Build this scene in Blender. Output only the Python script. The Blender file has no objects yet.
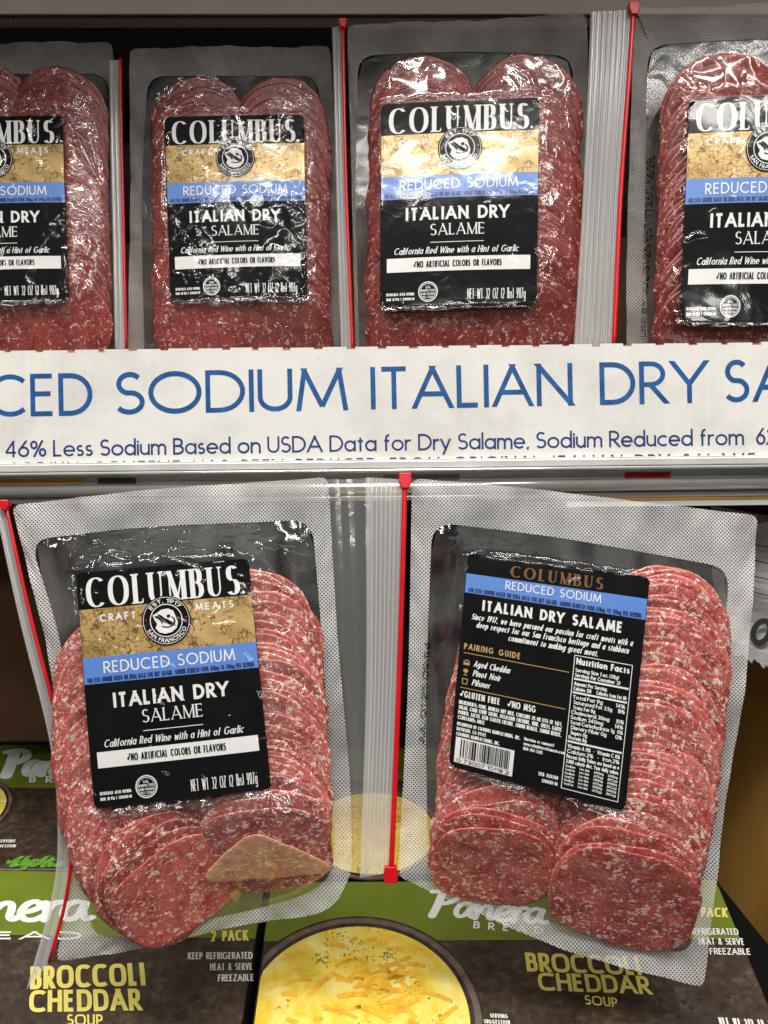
import bpy, bmesh, math, random
import numpy as np
from mathutils import Vector, Matrix, noise as mnoise
random.seed(7)
SC = bpy.context.scene
COL = SC.collection
PI = math.pi
D = 0.62            # camera distance to the front of the display (m)
S = 0.00065         # metres per photo pixel at that distance

# ---------------------------------------------------------------- frames
def ray(px, py, d):
    k = (D + d) / D
    return Vector(((px-384)*S*k, d, (512-py)*S*k))

class Frame:
    """A flat working plane standing in the scene: local x right, y up, z out of it."""
    def __init__(s, org, p_low, p_high, right=(1, 0, 0)):
        up = (p_high - p_low).normalized()
        r = Vector(right); r = (r - up*r.dot(up)).normalized()
        n = r.cross(up).normalized()
        s.M = Matrix(((r.x, up.x, n.x, org.x), (r.y, up.y, n.y, org.y), (r.z, up.z, n.z, org.z), (0, 0, 0, 1)))
        s.I = s.M.inverted()
        s.o = org; s.n = n
    def loc(s, px, py, h=0.0):
        c = Vector((0, -D, 0)); d = ray(px, py, 0) - c
        o = s.o + s.n*h
        t = (o - c).dot(s.n) / d.dot(s.n)
        q = s.I @ (c + d*t)
        return Vector((q.x, q.y))

# ---------------------------------------------------------------- objects
def link(o, parent=None):
    COL.objects.link(o)
    if parent is not None: o.parent = parent
    return o
def thing(name, M, label, cat, group=None):
    o = bpy.data.objects.new(name, None); o.empty_display_size = .02
    link(o); o.matrix_world = M
    o['label'] = label; o['category'] = cat
    if group: o['group'] = group
    return o
def tag(o, label, cat, group=None):
    o['label'] = label; o['category'] = cat
    if group: o['group'] = group
    return o

class MB:
    def __init__(s): s.v = []; s.f = []; s.uv = []; s.mi = []
    def face(s, pts, uvs=None, mi=0):
        b = len(s.v); s.v += [tuple(p) for p in pts]; s.f.append(tuple(range(b, b+len(pts))))
        s.uv.append(uvs); s.mi.append(mi)
    def grid(s, fn, nu, nv, uvfn=None, mi=0, closed_u=False):
        b = len(s.v)
        for j in range(nv+1):
            for i in range(nu+1): s.v.append(tuple(fn(i/nu, j/nv)))
        for j in range(nv):
            for i in range(nu):
                a = b + j*(nu+1) + i
                s.f.append((a, a+1, a+nu+2, a+nu+1)); s.mi.append(mi)
                s.uv.append([uvfn(i/nu, j/nv), uvfn((i+1)/nu, j/nv), uvfn((i+1)/nu, (j+1)/nv), uvfn(i/nu, (j+1)/nv)] if uvfn else None)
    def box(s, x0, x1, y0, y1, z0, z1, mi=0):
        c = [(x, y, z) for z in (z0, z1) for y in (y0, y1) for x in (x0, x1)]
        b = len(s.v); s.v += c
        for f in ((0, 2, 3, 1), (4, 5, 7, 6), (0, 1, 5, 4), (2, 6, 7, 3), (0, 4, 6, 2), (1, 3, 7, 5)):
            s.f.append(tuple(b+i for i in f)); s.mi.append(mi); s.uv.append(None)
    def tube(s, pts, r, n=10, mi=0, cap=True):
        pts = [Vector(p) for p in pts]; rings = []
        for i, p in enumerate(pts):
            d = (pts[min(i+1, len(pts)-1)] - pts[max(i-1, 0)]).normalized()
            a = d.orthogonal().normalized() if i == 0 else (rings[-1][1] - d*rings[-1][1].dot(d)).normalized()
            bb = d.cross(a); rr = r[i] if isinstance(r, (list, tuple)) else r
            b0 = len(s.v)
            for k in range(n):
                t = 2*PI*k/n; s.v.append(tuple(p + a*math.cos(t)*rr + bb*math.sin(t)*rr))
            rings.append((b0, a))
        for i in range(len(pts)-1):
            for k in range(n):
                A = rings[i][0]; B = rings[i+1][0]; k2 = (k+1) % n
                s.f.append((A+k, A+k2, B+k2, B+k)); s.uv.append(None); s.mi.append(mi)
        if cap:
            s.f.append(tuple(rings[0][0]+k for k in range(n))[::-1]); s.f.append(tuple(rings[-1][0]+k for k in range(n)))
            s.uv += [None, None]; s.mi += [mi, mi]
    def build(s, name, mats, parent=None, smooth=False, bevel=0):
        me = bpy.data.meshes.new(name); me.from_pydata(s.v, [], s.f)
        if not isinstance(mats, (list, tuple)): mats = [mats]
        for m in mats: me.materials.append(m)
        if any(u is not None for u in s.uv):
            L = me.uv_layers.new(name='UVMap'); k = 0
            for f, u in zip(s.f, s.uv):
                for i in range(len(f)):
                    if u is not None: L.data[k].uv = u[i]
                    k += 1
        me.polygons.foreach_set('material_index', s.mi)
        if smooth: me.polygons.foreach_set('use_smooth', [True]*len(s.f))
        me.update(); me.validate()
        o = bpy.data.objects.new(name, me); link(o, parent)
        if bevel:
            b = o.modifiers.new('bevel', 'BEVEL'); b.width = bevel; b.segments = 2; b.limit_method = 'ANGLE'
        return o

# ---------------------------------------------------------------- materials
def nodes(name):
    m = bpy.data.materials.new(name); m.use_nodes = True; nt = m.node_tree; nt.nodes.clear()
    out = nt.nodes.new('ShaderNodeOutputMaterial')
    def N(t, **kw):
        n = nt.nodes.new('ShaderNode'+t)
        for k, v in kw.items():
            if k.startswith('i_'): n.inputs[k[2:].replace('_', ' ')].default_value = v
            else: setattr(n, k, v)
        return n
    def L(a, b): nt.links.new(a, b)
    return m, nt, N, L, out
def ramp(N, stops, interp='LINEAR'):
    r = N('ValToRGB'); r.color_ramp.interpolation = interp
    e = r.color_ramp.elements
    while len(e) < len(stops): e.new(.5)
    for i, (p, c) in enumerate(stops):
        e[i].position = p; e[i].color = (c[0], c[1], c[2], 1) if isinstance(c, (tuple, list)) else (c, c, c, 1)
    return r
def c4(c): return (c[0], c[1], c[2], 1)
def mix(N, L, fac, a, b, blend='MIX'):
    n = N('Mix', data_type='RGBA', blend_type=blend)
    for s, v in ((0, fac), (6, a), (7, b)):
        if hasattr(v, 'is_linked') or hasattr(v, 'links'): L(v, n.inputs[s])
        else: n.inputs[s].default_value = c4(v) if isinstance(v, (tuple, list)) else v
    return n.outputs[2]
def mth(N, L, op, a, b=None, c=None, clamp=False):
    n = N('Math', operation=op, use_clamp=clamp)
    for i, v in enumerate((a, b, c)):
        if v is None: continue
        if hasattr(v, 'links'): L(v, n.inputs[i])
        else: n.inputs[i].default_value = v
    return n.outputs[0]

def simple(name, col, rough=.5, metal=0, var=.08, vs=60, bump=0, bs=400, spec=.5, coat=0):
    m, nt, N, L, out = nodes(name)
    p = N('BsdfPrincipled'); p.inputs['Roughness'].default_value = rough; p.inputs['Metallic'].default_value = metal
    p.inputs['Specular IOR Level'].default_value = spec; p.inputs['Coat Weight'].default_value = coat
    tc = N('TexCoord'); nz = N('TexNoise', i_Scale=vs, i_Detail=4.0); L(tc.outputs['Object'], nz.inputs['Vector'])
    r = ramp(N, [(.3, [max(0, x*(1-var)) for x in col]), (.7, [min(1, x*(1+var)) for x in col])]); L(nz.outputs[0], r.inputs[0])
    L(r.outputs[0], p.inputs['Base Color'])
    if bump:
        n2 = N('TexNoise', i_Scale=bs, i_Detail=3.0); L(tc.outputs['Object'], n2.inputs['Vector'])
        b = N('Bump', i_Strength=bump, i_Distance=.0005); L(n2.outputs[0], b.inputs['Height']); L(b.outputs[0], p.inputs['Normal'])
    L(p.outputs[0], out.inputs[0])
    return m

def film_mat(name, tint=(.97, .97, .97), strength=.6, haze=.0, hazecol=(.8, .8, .8), s1=22, s2=70, rough=.10, gain=1.0, crease=.10, dist=.0022, hm=True):
    m, nt, N, L, out = nodes(name)
    tc = N('TexCoord')
    mp = N('Mapping'); mp.inputs['Rotation'].default_value = (0, 0, .5); mp.inputs['Scale'].default_value = (1, .55, 1); L(tc.outputs['Object'], mp.inputs['Vector'])
    n1 = N('TexNoise', noise_type='RIDGED_MULTIFRACTAL', i_Scale=s1, i_Detail=2.0, i_Distortion=.6); L(mp.outputs[0], n1.inputs['Vector'])
    n2 = N('TexNoise', i_Scale=s2, i_Detail=3.0, i_Distortion=1.2); L(tc.outputs['Object'], n2.inputs['Vector'])
    n7 = N('TexNoise', i_Scale=26.0, i_Detail=2.0); L(tc.outputs['Object'], n7.inputs['Vector']); r7 = ramp(N, [(.46, .08), (.62, 1.0)]); L(n7.outputs[0], r7.inputs[0])
    h = mth(N, L, 'MULTIPLY', r7.outputs[0], mth(N, L, 'ADD', mth(N, L, 'MULTIPLY', n1.outputs[0], .7), mth(N, L, 'MULTIPLY', n2.outputs[0], .5)))
    b = N('Bump', i_Strength=strength, i_Distance=dist); L(h, b.inputs['Height'])
    cr = ramp(N, [(.62, 0), (.95, 1)]); L(n1.outputs[0], cr.inputs[0])
    tr = N('BsdfTransparent'); tr.inputs[0].default_value = c4(tint)
    gl = N('BsdfGlossy', i_Roughness=rough); gl.inputs[0].default_value = (1, 1, 1, 1); L(b.outputs[0], gl.inputs['Normal'])
    df = N('BsdfDiffuse'); df.inputs[0].default_value = c4(hazecol)
    n6 = N('TexNoise', i_Scale=24.0, i_Detail=4.0, i_Distortion=1.5); L(mp.outputs[0], n6.inputs['Vector']); r6 = ramp(N, [(.36, .25), (.62, 1.8)]); L(n6.outputs[0], r6.inputs[0])
    a = N('MixShader'); L(mth(N, L, 'MULTIPLY', r6.outputs[0], haze), a.inputs[0]) if hm else setattr(a.inputs[0], 'default_value', haze); L(tr.outputs[0], a.inputs[1]); L(df.outputs[0], a.inputs[2])
    c = N('MixShader'); L(mth(N, L, 'MULTIPLY_ADD', cr.outputs[0], crease, .06*gain, clamp=True), c.inputs[0]); L(a.outputs[0], c.inputs[1]); L(gl.outputs[0], c.inputs[2])
    L(c.outputs[0], out.inputs[0])
    return m

def seal_mat(name, base=.11, amp=.58, pitch=430, col=(.86, .86, .86)):
    m, nt, N, L, out = nodes(name)
    tc = N('TexCoord'); sep = N('SeparateXYZ'); L(tc.outputs['UV'], sep.inputs[0])
    x, y = sep.outputs[0], sep.outputs[1]
    u = mth(N, L, 'SINE', mth(N, L, 'MULTIPLY', mth(N, L, 'ADD', x, y), pitch*2*PI/1.0))
    v = mth(N, L, 'SINE', mth(N, L, 'MULTIPLY', mth(N, L, 'SUBTRACT', x, y), pitch*2*PI/1.0))
    w = mth(N, L, 'MAXIMUM', u, v)
    pat = mth(N, L, 'MULTIPLY_ADD', w, .5, .5, clamp=True)
    pr = ramp(N, [(.35, 0), (.95, 1)]); L(pat, pr.inputs[0])
    nz = N('TexNoise', i_Scale=28.0, i_Detail=3.0); L(tc.outputs['Object'], nz.inputs['Vector'])
    nr = ramp(N, [(.3, .65), (.7, 1.15)]); L(nz.outputs[0], nr.inputs[0])
    fac = mth(N, L, 'MULTIPLY', mth(N, L, 'MULTIPLY_ADD', pr.outputs[0], amp, base), nr.outputs[0], clamp=True)
    b = N('Bump', i_Strength=.5, i_Distance=.0006); L(mth(N, L, 'ADD', pat, mth(N, L, 'MULTIPLY', nz.outputs[0], 5.0)), b.inputs['Height'])
    tr = N('BsdfTransparent'); tr.inputs[0].default_value = (.96, .96, .96, 1)
    p = N('BsdfPrincipled', i_Roughness=.2); p.inputs['Base Color'].default_value = c4(col); L(b.outputs[0], p.inputs['Normal'])
    c = N('MixShader'); L(fac, c.inputs[0]); L(tr.outputs[0], c.inputs[1]); L(p.outputs[0], c.inputs[2]); L(c.outputs[0], out.inputs[0])
    return m

def salame_mat(name, lean=(.27, .020, .018), mid=(.60, .14, .11), fat=(.92, .68, .59), amount=.68):
    m, nt, N, L, out = nodes(name)
    tc = N('TexCoord'); oi = N('ObjectInfo')
    add = N('VectorMath', operation='ADD'); sc = N('VectorMath', operation='SCALE'); sc.inputs[3].default_value = 40.0
    cx = N('CombineXYZ'); L(oi.outputs['Random'], cx.inputs[0]); L(mth(N, L, 'MULTIPLY', oi.outputs['Random'], 7.3), cx.inputs[1]); L(oi.outputs['Random'], cx.inputs[2])
    L(cx.outputs[0], sc.inputs[0]); L(tc.outputs['Object'], add.inputs[0]); L(sc.outputs[0], add.inputs[1])
    nd = N('TexNoise', i_Scale=9.0, i_Detail=2.0); L(add.outputs[0], nd.inputs['Vector'])
    ad2 = N('VectorMath', operation='MULTIPLY_ADD'); ad2.inputs[1].default_value = (.26, .26, .26); L(nd.outputs['Color'], ad2.inputs[0]); L(add.outputs[0], ad2.inputs[2])
    v = N('TexVoronoi', feature='F1', i_Scale=12.0, i_Randomness=1.0); L(ad2.outputs[0], v.inputs['Vector'])
    vc = N('SeparateColor'); L(v.outputs['Color'], vc.inputs[0])
    thr = mth(N, L, 'MULTIPLY_ADD', vc.outputs[0], amount, .0)
    f1 = mth(N, L, 'MULTIPLY', mth(N, L, 'SUBTRACT', thr, v.outputs['Distance']), 3.4, clamp=True)
    v2 = N('TexVoronoi', feature='F1', i_Scale=32.0); L(ad2.outputs[0], v2.inputs['Vector'])
    vc2 = N('SeparateColor'); L(v2.outputs['Color'], vc2.inputs[0])
    f2 = mth(N, L, 'MULTIPLY', mth(N, L, 'SUBTRACT', mth(N, L, 'MULTIPLY_ADD', vc2.outputs[1], amount, -.1), v2.outputs['Distance']), 3.5, clamp=True)
    nz = N('TexNoise', i_Scale=3.2, i_Detail=5.0, i_Roughness=.7); L(add.outputs[0], nz.inputs['Vector'])
    r = ramp(N, [(.32, lean), (.68, mid)]); L(nz.outputs[0], r.inputs[0])
    hsv = N('HueSaturation'); L(r.outputs[0], hsv.inputs['Color']); L(mth(N, L, 'MULTIPLY_ADD', oi.outputs['Random'], .5, .75), hsv.inputs['Value'])
    c1 = mix(N, L, mth(N, L, 'MULTIPLY', f2, .75), hsv.outputs[0], [x*.85 for x in fat])
    c2 = mix(N, L, mth(N, L, 'MULTIPLY', f1, .85), c1, fat)
    p = N('BsdfPrincipled', i_Roughness=.3); L(c2, p.inputs['Base Color'])
    b = N('Bump', i_Strength=.5, i_Distance=.0008); L(mth(N, L, 'ADD', nz.outputs[0], mth(N, L, 'MULTIPLY', f1, .4)), b.inputs['Height']); L(b.outputs[0], p.inputs['Normal'])
    L(p.outputs[0], out.inputs[0])
    return m

M = {}
M['salame'] = salame_mat('salame_meat')
M['salame_pale'] = salame_mat('salame_meat_pale', lean=(.30, .028, .024), mid=(.66, .19, .155), fat=(.95, .74, .66), amount=.72)
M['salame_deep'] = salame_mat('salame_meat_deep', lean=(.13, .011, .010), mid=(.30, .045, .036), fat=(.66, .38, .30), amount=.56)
M['salame_tan'] = salame_mat('salame_meat_tan', lean=(.52, .20, .10), mid=(.74, .42, .24), fat=(.92, .74, .56), amount=.66)
M['film'] = film_mat('clear_film')
M['film_smooth'] = film_mat('clear_smooth_film', strength=.8, s1=30, s2=70, crease=.05, dist=.0024, gain=.85)
M['film_clear'] = film_mat('clear_film_over_smooth_label', strength=.7, s1=16, s2=42, crease=.02, dist=.0010, gain=.75)
M['film_creased'] = film_mat('clear_creased_film', strength=1.0, haze=.012, s1=38, s2=90, crease=.15, dist=.0060)
M['film_label'] = film_mat('clear_film_over_label', strength=1.0, s1=22, s2=46, crease=.06, dist=.0036, gain=.75)
M['back_film'] = film_mat('clear_backing_film', strength=.25, haze=.05, rough=.12, gain=.9, crease=.02)
M['seal_shelf'] = seal_mat('embossed_seal_film_dim', base=.09, amp=.34, col=(.62, .59, .55))  # darker, browner copy of the seal; shade of the upper bay put into it
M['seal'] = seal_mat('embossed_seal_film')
M['zip'] = film_mat('zipper_plastic', strength=.12, haze=.34, hazecol=(.85, .85, .85), rough=.18, gain=1.5, hm=False, dist=.002)
M['side_film'] = film_mat('clear_side_film', strength=.4, haze=.13, hazecol=(.82, .82, .82), rough=.15, gain=1.5, hm=False)
M['red'] = simple('red_plastic', (.62, .004, .012), .3, var=.15, vs=90)
M['black'] = simple('label_black', (.005, .005, .006), .5, var=.3, vs=40, spec=.04)
M['white'] = simple('print_white', (.82, .82, .80), .45, var=.03)
M['blue'] = simple('print_blue', (.105, .255, .68), .4, var=.05)
M['navy'] = simple('print_navy', (.012, .03, .14), .4)
M['brownprint'] = simple('print_bronze', (.20, .10, .035), .35, metal=.3)
M['goldprint'] = simple('print_gold', (.55, .36, .13), .35, metal=.2)
def gold_mat():
    m, nt, N, L, out = nodes('gold_map_print')
    tc = N('TexCoord'); nz = N('TexNoise', i_Scale=60.0, i_Detail=4.0); L(tc.outputs['UV'], nz.inputs['Vector'])
    nz.inputs['Scale'].default_value = 5.0
    r = ramp(N, [(.3, (.36, .22, .07)), (.5, (.60, .40, .15)), (.7, (.78, .58, .27))]); L(nz.outputs[0], r.inputs[0])
    ad = N('VectorMath', operation='MULTIPLY_ADD'); ad.inputs[1].default_value = (.12, .12, .12); L(nz.outputs['Color'], ad.inputs[0]); L(tc.outputs['UV'], ad.inputs[2])
    v = N('TexVoronoi', feature='DISTANCE_TO_EDGE', i_Scale=26.0); L(ad.outputs[0], v.inputs['Vector'])
    n2 = N('TexNoise', i_Scale=7.0, i_Detail=7.0, i_Roughness=.68); L(tc.outputs['UV'], n2.inputs['Vector'])
    c = mth(N, L, 'ABSOLUTE', mth(N, L, 'SUBTRACT', mth(N, L, 'FRACT', mth(N, L, 'MULTIPLY', n2.outputs[0], 10.0)), .5))
    n5 = N('TexNoise', i_Scale=13.0, i_Detail=2.0); L(tc.outputs['UV'], n5.inputs['Vector']); l1 = mth(N, L, 'LESS_THAN', v.outputs['Distance'], mth(N, L, 'MULTIPLY', mth(N, L, 'SUBTRACT', n5.outputs[0], .45), .5)); l2 = mth(N, L, 'LESS_THAN', c, .08)
    sx = N('SeparateXYZ'); L(tc.outputs['UV'], sx.inputs[0])
    msk = mth(N, L, 'LESS_THAN', n2.outputs[0], mth(N, L, 'MULTIPLY_ADD', sx.outputs[0], -.10, .60))
    ln = mth(N, L, 'MULTIPLY', mth(N, L, 'MAXIMUM', l1, l2), mth(N, L, 'MULTIPLY', msk, .8))
    p = N('BsdfPrincipled', i_Roughness=.3, i_Metallic=.25); L(mix(N, L, ln, r.outputs[0], (.07, .035, .012)), p.inputs['Base Color'])
    L(p.outputs[0], out.inputs[0]); return m
M['gold'] = gold_mat()
# ---------------------------------------------------------------- stroke lettering
def arc(cx, cy, rx, ry, a0, a1, n=None):
    n = n or max(4, int(abs(a1-a0)/13))
    return [('a', cx, cy, rx, ry, math.radians(a0+(a1-a0)*i/n)) for i in range(n+1)]
def pl(*c): return [('p', c[i], c[i+1]) for i in range(0, len(c), 2)]
XH = .64
def bowl(x, y0, y1, w, st=.5):
    h = (y1-y0)/2; return pl(0, y1) + arc(x, y0+h, w-x, h, 90, -90) + pl(0, y0)
G = {
 'A': (.84, [('t', pl(0, 0, .42, 1)), ('', pl(.42, 1, .84, 0)), ('h', pl(.13, .32, .71, .32))]),
 'B': (.54, [('', pl(0, 0, 0, 1)), ('', bowl(.24, .53, 1, .48)), ('', bowl(.24, 0, .53, .54))]),
 'C': (.84, [('', arc(.5, .5, .5, .5, 47, 313))]),
 'D': (.72, [('', pl(0, 0, 0, 1)), ('', bowl(.24, 0, 1, .72))]),
 'E': (.48, [('', pl(0, 0, 0, 1)), ('h', pl(0, 1, .48, 1)), ('h', pl(0, .53, .44, .53)), ('h', pl(0, 0, .48, 0))]),
 'F': (.46, [('', pl(0, 0, 0, 1)), ('h', pl(0, 1, .46, 1)), ('h', pl(0, .52, .42, .52))]),
 'G': (.98, [('', arc(.5, .5, .5, .5, 47, 352)), ('h', pl(.56, .46, .995, .46))]),
 'H': (.68, [('', pl(0, 0, 0, 1)), ('', pl(.68, 0, .68, 1)), ('h', pl(0, .53, .68, .53))]),
 'I': (.0, [('', pl(0, 0, 0, 1))]),
 'J': (.36, [('', pl(.36, 1, .36, .25) + arc(.14, .25, .22, .25, 0, -110))]),
 'K': (.62, [('', pl(0, 0, 0, 1)), ('t', pl(.02, .42, .56, 1)), ('', pl(.18, .58, .62, 0))]),
 'L': (.44, [('', pl(0, 0, 0, 1)), ('h', pl(0, 0, .44, 0))]),
 'M': (.96, [('t', pl(0, 0, .12, 1)), ('', pl(.12, 1, .48, .05)), ('t', pl(.48, .05, .84, 1)), ('', pl(.84, 1, .96, 0))]),
 'N': (.74, [('t', pl(0, 0, 0, 1)), ('', pl(0, 1, .74, 0)), ('t', pl(.74, 0, .74, 1))]),
 'O': (1., [('', arc(.5, .5, .5, .5, 90, 450, 32))]),
 'P': (.5, [('', pl(0, 0, 0, 1)), ('', bowl(.22, .44, 1, .5))]),
 'Q': (1., [('', arc(.5, .5, .5, .5, 90, 450, 32)), ('', pl(.58, .3, .95, -.06))]),
 'R': (.54, [('', pl(0, 0, 0, 1)), ('', bowl(.22, .45, 1, .5)), ('', pl(.20, .45, .54, 0))]),
 'S': (.52, [('', arc(.27, .75, .23, .25, 38, 250) + arc(.25, .26, .27, .26, 70, -145))]),
 'T': (.58, [('', pl(.29, 0, .29, 1)), ('h', pl(0, 1, .58, 1))]),
 'U': (.62, [('', pl(0, 1, 0, .32) + arc(.31, .32, .31, .32, 180, 270)), ('t', arc(.31, .32, .31, .32, 270, 360) + pl(.62, 1))]),
 'V': (.8, [('', pl(0, 1, .4, 0)), ('t', pl(.4, 0, .8, 1))]),
 'W': (1.16, [('', pl(0, 1, .29, 0)), ('t', pl(.29, 0, .58, .95)), ('', pl(.58, .95, .87, 0)), ('t', pl(.87, 0, 1.16, 1))]),
 'X': (.7, [('', pl(0, 1, .7, 0)), ('t', pl(0, 0, .7, 1))]),
 'Y': (.74, [('', pl(0, 1, .37, .45)), ('t', pl(.74, 1, .37, .45)), ('', pl(.37, .45, .37, 0))]),
 'Z': (.62, [('h', pl(0, 1, .6, 1)), ('', pl(.6, 1, 0, 0)), ('h', pl(0, 0, .62, 0))]),
 '0': (.6, [('', arc(.3, .5, .3, .5, 90, 450, 26))]),
 '1': (.24, [('t', pl(0, .8, .22, 1)), ('', pl(.22, 1, .22, 0))]),
 '2': (.54, [('', arc(.27, .72, .26, .28, 165, -25) + pl(0, 0)), ('h', pl(0, 0, .54, 0))]),
 '3': (.52, [('', arc(.24, .76, .22, .24, 140, -90)), ('', arc(.24, .27, .27, .27, 90, -140))]),
 '4': (.62, [('t', pl(.46, 1, 0, .25)), ('h', pl(0, .25, .62, .25)), ('', pl(.46, 0, .46, 1))]),
 '5': (.54, [('h', pl(.48, 1, .12, 1)), ('t', pl(.12, 1, .06, .55)), ('', arc(.24, .32, .29, .32, 130, -130))]),
 '6': (.56, [('', pl(.42, 1, .06, .48)), ('', arc(.28, .3, .28, .3, 90, 450, 20))]),
 '7': (.52, [('h', pl(0, 1, .52, 1)), ('', pl(.52, 1, .14, 0))]),
 '8': (.54, [('', arc(.27, .76, .22, .24, 90, 450, 18)), ('', arc(.27, .27, .27, .27, 90, 450, 18))]),
 '9': (.56, [('', pl(.14, 0, .5, .52)), ('', arc(.28, .7, .28, .3, 90, 450, 20))]),
 'a': (.58, [('', arc(.29, XH/2, .29, XH/2, 90, 450, 22)), ('', pl(.58, 0, .58, XH))]),
 'b': (.58, [('', arc(.29, XH/2, .29, XH/2, 90, 450, 22)), ('', pl(0, 0, 0, 1.04))]),
 'c': (.5, [('', arc(.31, XH/2, .31, XH/2, 50, 310))]),
 'd': (.58, [('', arc(.29, XH/2, .29, XH/2, 90, 450, 22)), ('', pl(.58, 0, .58, 1.04))]),
 'e': (.6, [('', pl(.02, XH/2, .6, XH/2) + arc(.3, XH/2, .3, XH/2, 5, 318))]),
 'f': (.32, [('', arc(.28, .84, .17, .18, 80, 180) + pl(.11, 0)), ('h', pl(0, XH, .3, XH))]),
 'g': (.58, [('', arc(.29, XH/2, .29, XH/2, 90, 450, 22)), ('', pl(.58, XH, .58, -.06) + arc(.3, -.06, .28, .26, 0, -150))]),
 'h': (.48, [('', pl(0, 0, 0, 1.04)), ('', arc(.25, XH-.25, .24, .25, 170, 0) + pl(.49, 0))]),
 'i': (.0, [('', pl(0, 0, 0, XH)), ('d', pl(0, .86))]),
 'j': (.1, [('', pl(.1, XH, .1, -.15)), ('d', pl(.1, .86))]),
 'k': (.46, [('', pl(0, 0, 0, 1.04)), ('t', pl(.02, .28, .4, XH)), ('', pl(.14, .38, .46, 0))]),
 'l': (.0, [('', pl(0, 0, 0, 1.04))]),
 'm': (.82, [('', pl(0, 0, 0, XH)), ('', arc(.21, XH-.22, .2, .22, 170, 0) + pl(.41, 0)), ('', arc(.62, XH-.22, .2, .22, 170, 0) + pl(.82, 0))]),
 'n': (.48, [('', pl(0, 0, 0, XH)), ('', arc(.25, XH-.25, .24, .25, 170, 0) + pl(.49, 0))]),
 'o': (.62, [('', arc(.31, XH/2, .31, XH/2, 90, 450, 22))]),
 'p': (.58, [('', arc(.29, XH/2, .29, XH/2, 90, 450, 22)), ('', pl(0, -.32, 0, XH))]),
 'q': (.58, [('', arc(.29, XH/2, .29, XH/2, 90, 450, 22)), ('', pl(.58, -.32, .58, XH))]),
 'r': (.28, [('', pl(0, 0, 0, XH)), ('', arc(.22, XH-.24, .2, .24, 170, 60))]),
 's': (.36, [('', arc(.18, .48, .15, .16, 40, 250) + arc(.17, .165, .18, .165, 70, -145))]),
 't': (.32, [('', pl(.16, 0, .16, .88)), ('h', pl(0, XH, .32, XH))]),
 'u': (.48, [('', pl(0, XH, 0, .25) + arc(.24, .25, .24, .25, 180, 360) + pl(.48, XH)), ('', pl(.48, 0, .48, .3))]),
 'v': (.5, [('', pl(0, XH, .25, 0)), ('t', pl(.25, 0, .5, XH))]),
 'w': (.76, [('', pl(0, XH, .19, 0)), ('t', pl(.19, 0, .38, XH*.95)), ('', pl(.38, XH*.95, .57, 0)), ('t', pl(.57, 0, .76, XH))]),
 'x': (.46, [('', pl(0, XH, .46, 0)), ('t', pl(0, 0, .46, XH))]),
 'y': (.5, [('', pl(0, XH, .25, 0)), ('', pl(.5, XH, .12, -.32))]),
 'z': (.42, [('h', pl(0, XH, .42, XH)), ('', pl(.42, XH, 0, 0)), ('h', pl(0, 0, .42, 0))]),
 '.': (.0, [('d', pl(0, 0))]),
 ',': (.04, [('', pl(.05, .06, 0, -.14))]),
 '%': (.86, [('', arc(.17, .76, .17, .23, 90, 450, 14)), ('', arc(.69, .24, .17, .23, 90, 450, 14)), ('', pl(.66, 1, .2, 0))]),
 '&': (.66, [('', pl(.62, 0, .16, .62) + arc(.3, .78, .17, .22, 210, -60) + pl(.1, .42) + arc(.24, .23, .24, .23, 130, 320) + pl(.64, .42))]),
 '(': (.16, [('', arc(.3, .5, .28, .62, 130, 230))]),
 ')': (.16, [('', arc(-.14, .5, .28, .62, 50, -50))]),
 '/': (.3, [('', pl(0, 0, .3, 1))]),
 '-': (.26, [('h', pl(0, .4, .26, .4))]),
 ':': (.0, [('d', pl(0, .02)), ('d', pl(0, .5))]),
 '#': (.5, [('', pl(.12, 0, .2, 1)), ('', pl(.32, 0, .4, 1)), ('h', pl(0, .34, .5, .34)), ('h', pl(0, .66, .5, .66))]),
 '?': (.44, [('', arc(.22, .76, .22, .24, 160, -60) + pl(.22, .42, .22, .26)), ('d', pl(.22, 0))]),
 '_': (.86, [('t', pl(0, 0, 0, 1)), ('', pl(0, 1, .43, 0)), ('t', pl(.43, 0, .86, 1)), ('', pl(.86, 1, .86, 0))]),
 '~': (.95, [('', pl(0, .45, .3, .05)), ('', pl(.3, .05, .95, 1.1))]),      # tick mark
}
def glyph_pts(path, sx, sq):
    o = []
    for q in path:
        if q[0] == 'p': o.append((q[1]*sx, q[2]))
        else:
            _, cx, cy, rx, ry, a = q; c, s = math.cos(a), math.sin(a)
            e = 2.0/sq
            o.append(((cx+rx*math.copysign(abs(c)**e, c))*sx, cy+ry*math.copysign(abs(s)**e, s)))
    out = [o[0]]
    for p in o[1:]:
        if abs(p[0]-out[-1][0])+abs(p[1]-out[-1][1]) > 1e-5: out.append(p)
    return out
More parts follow.
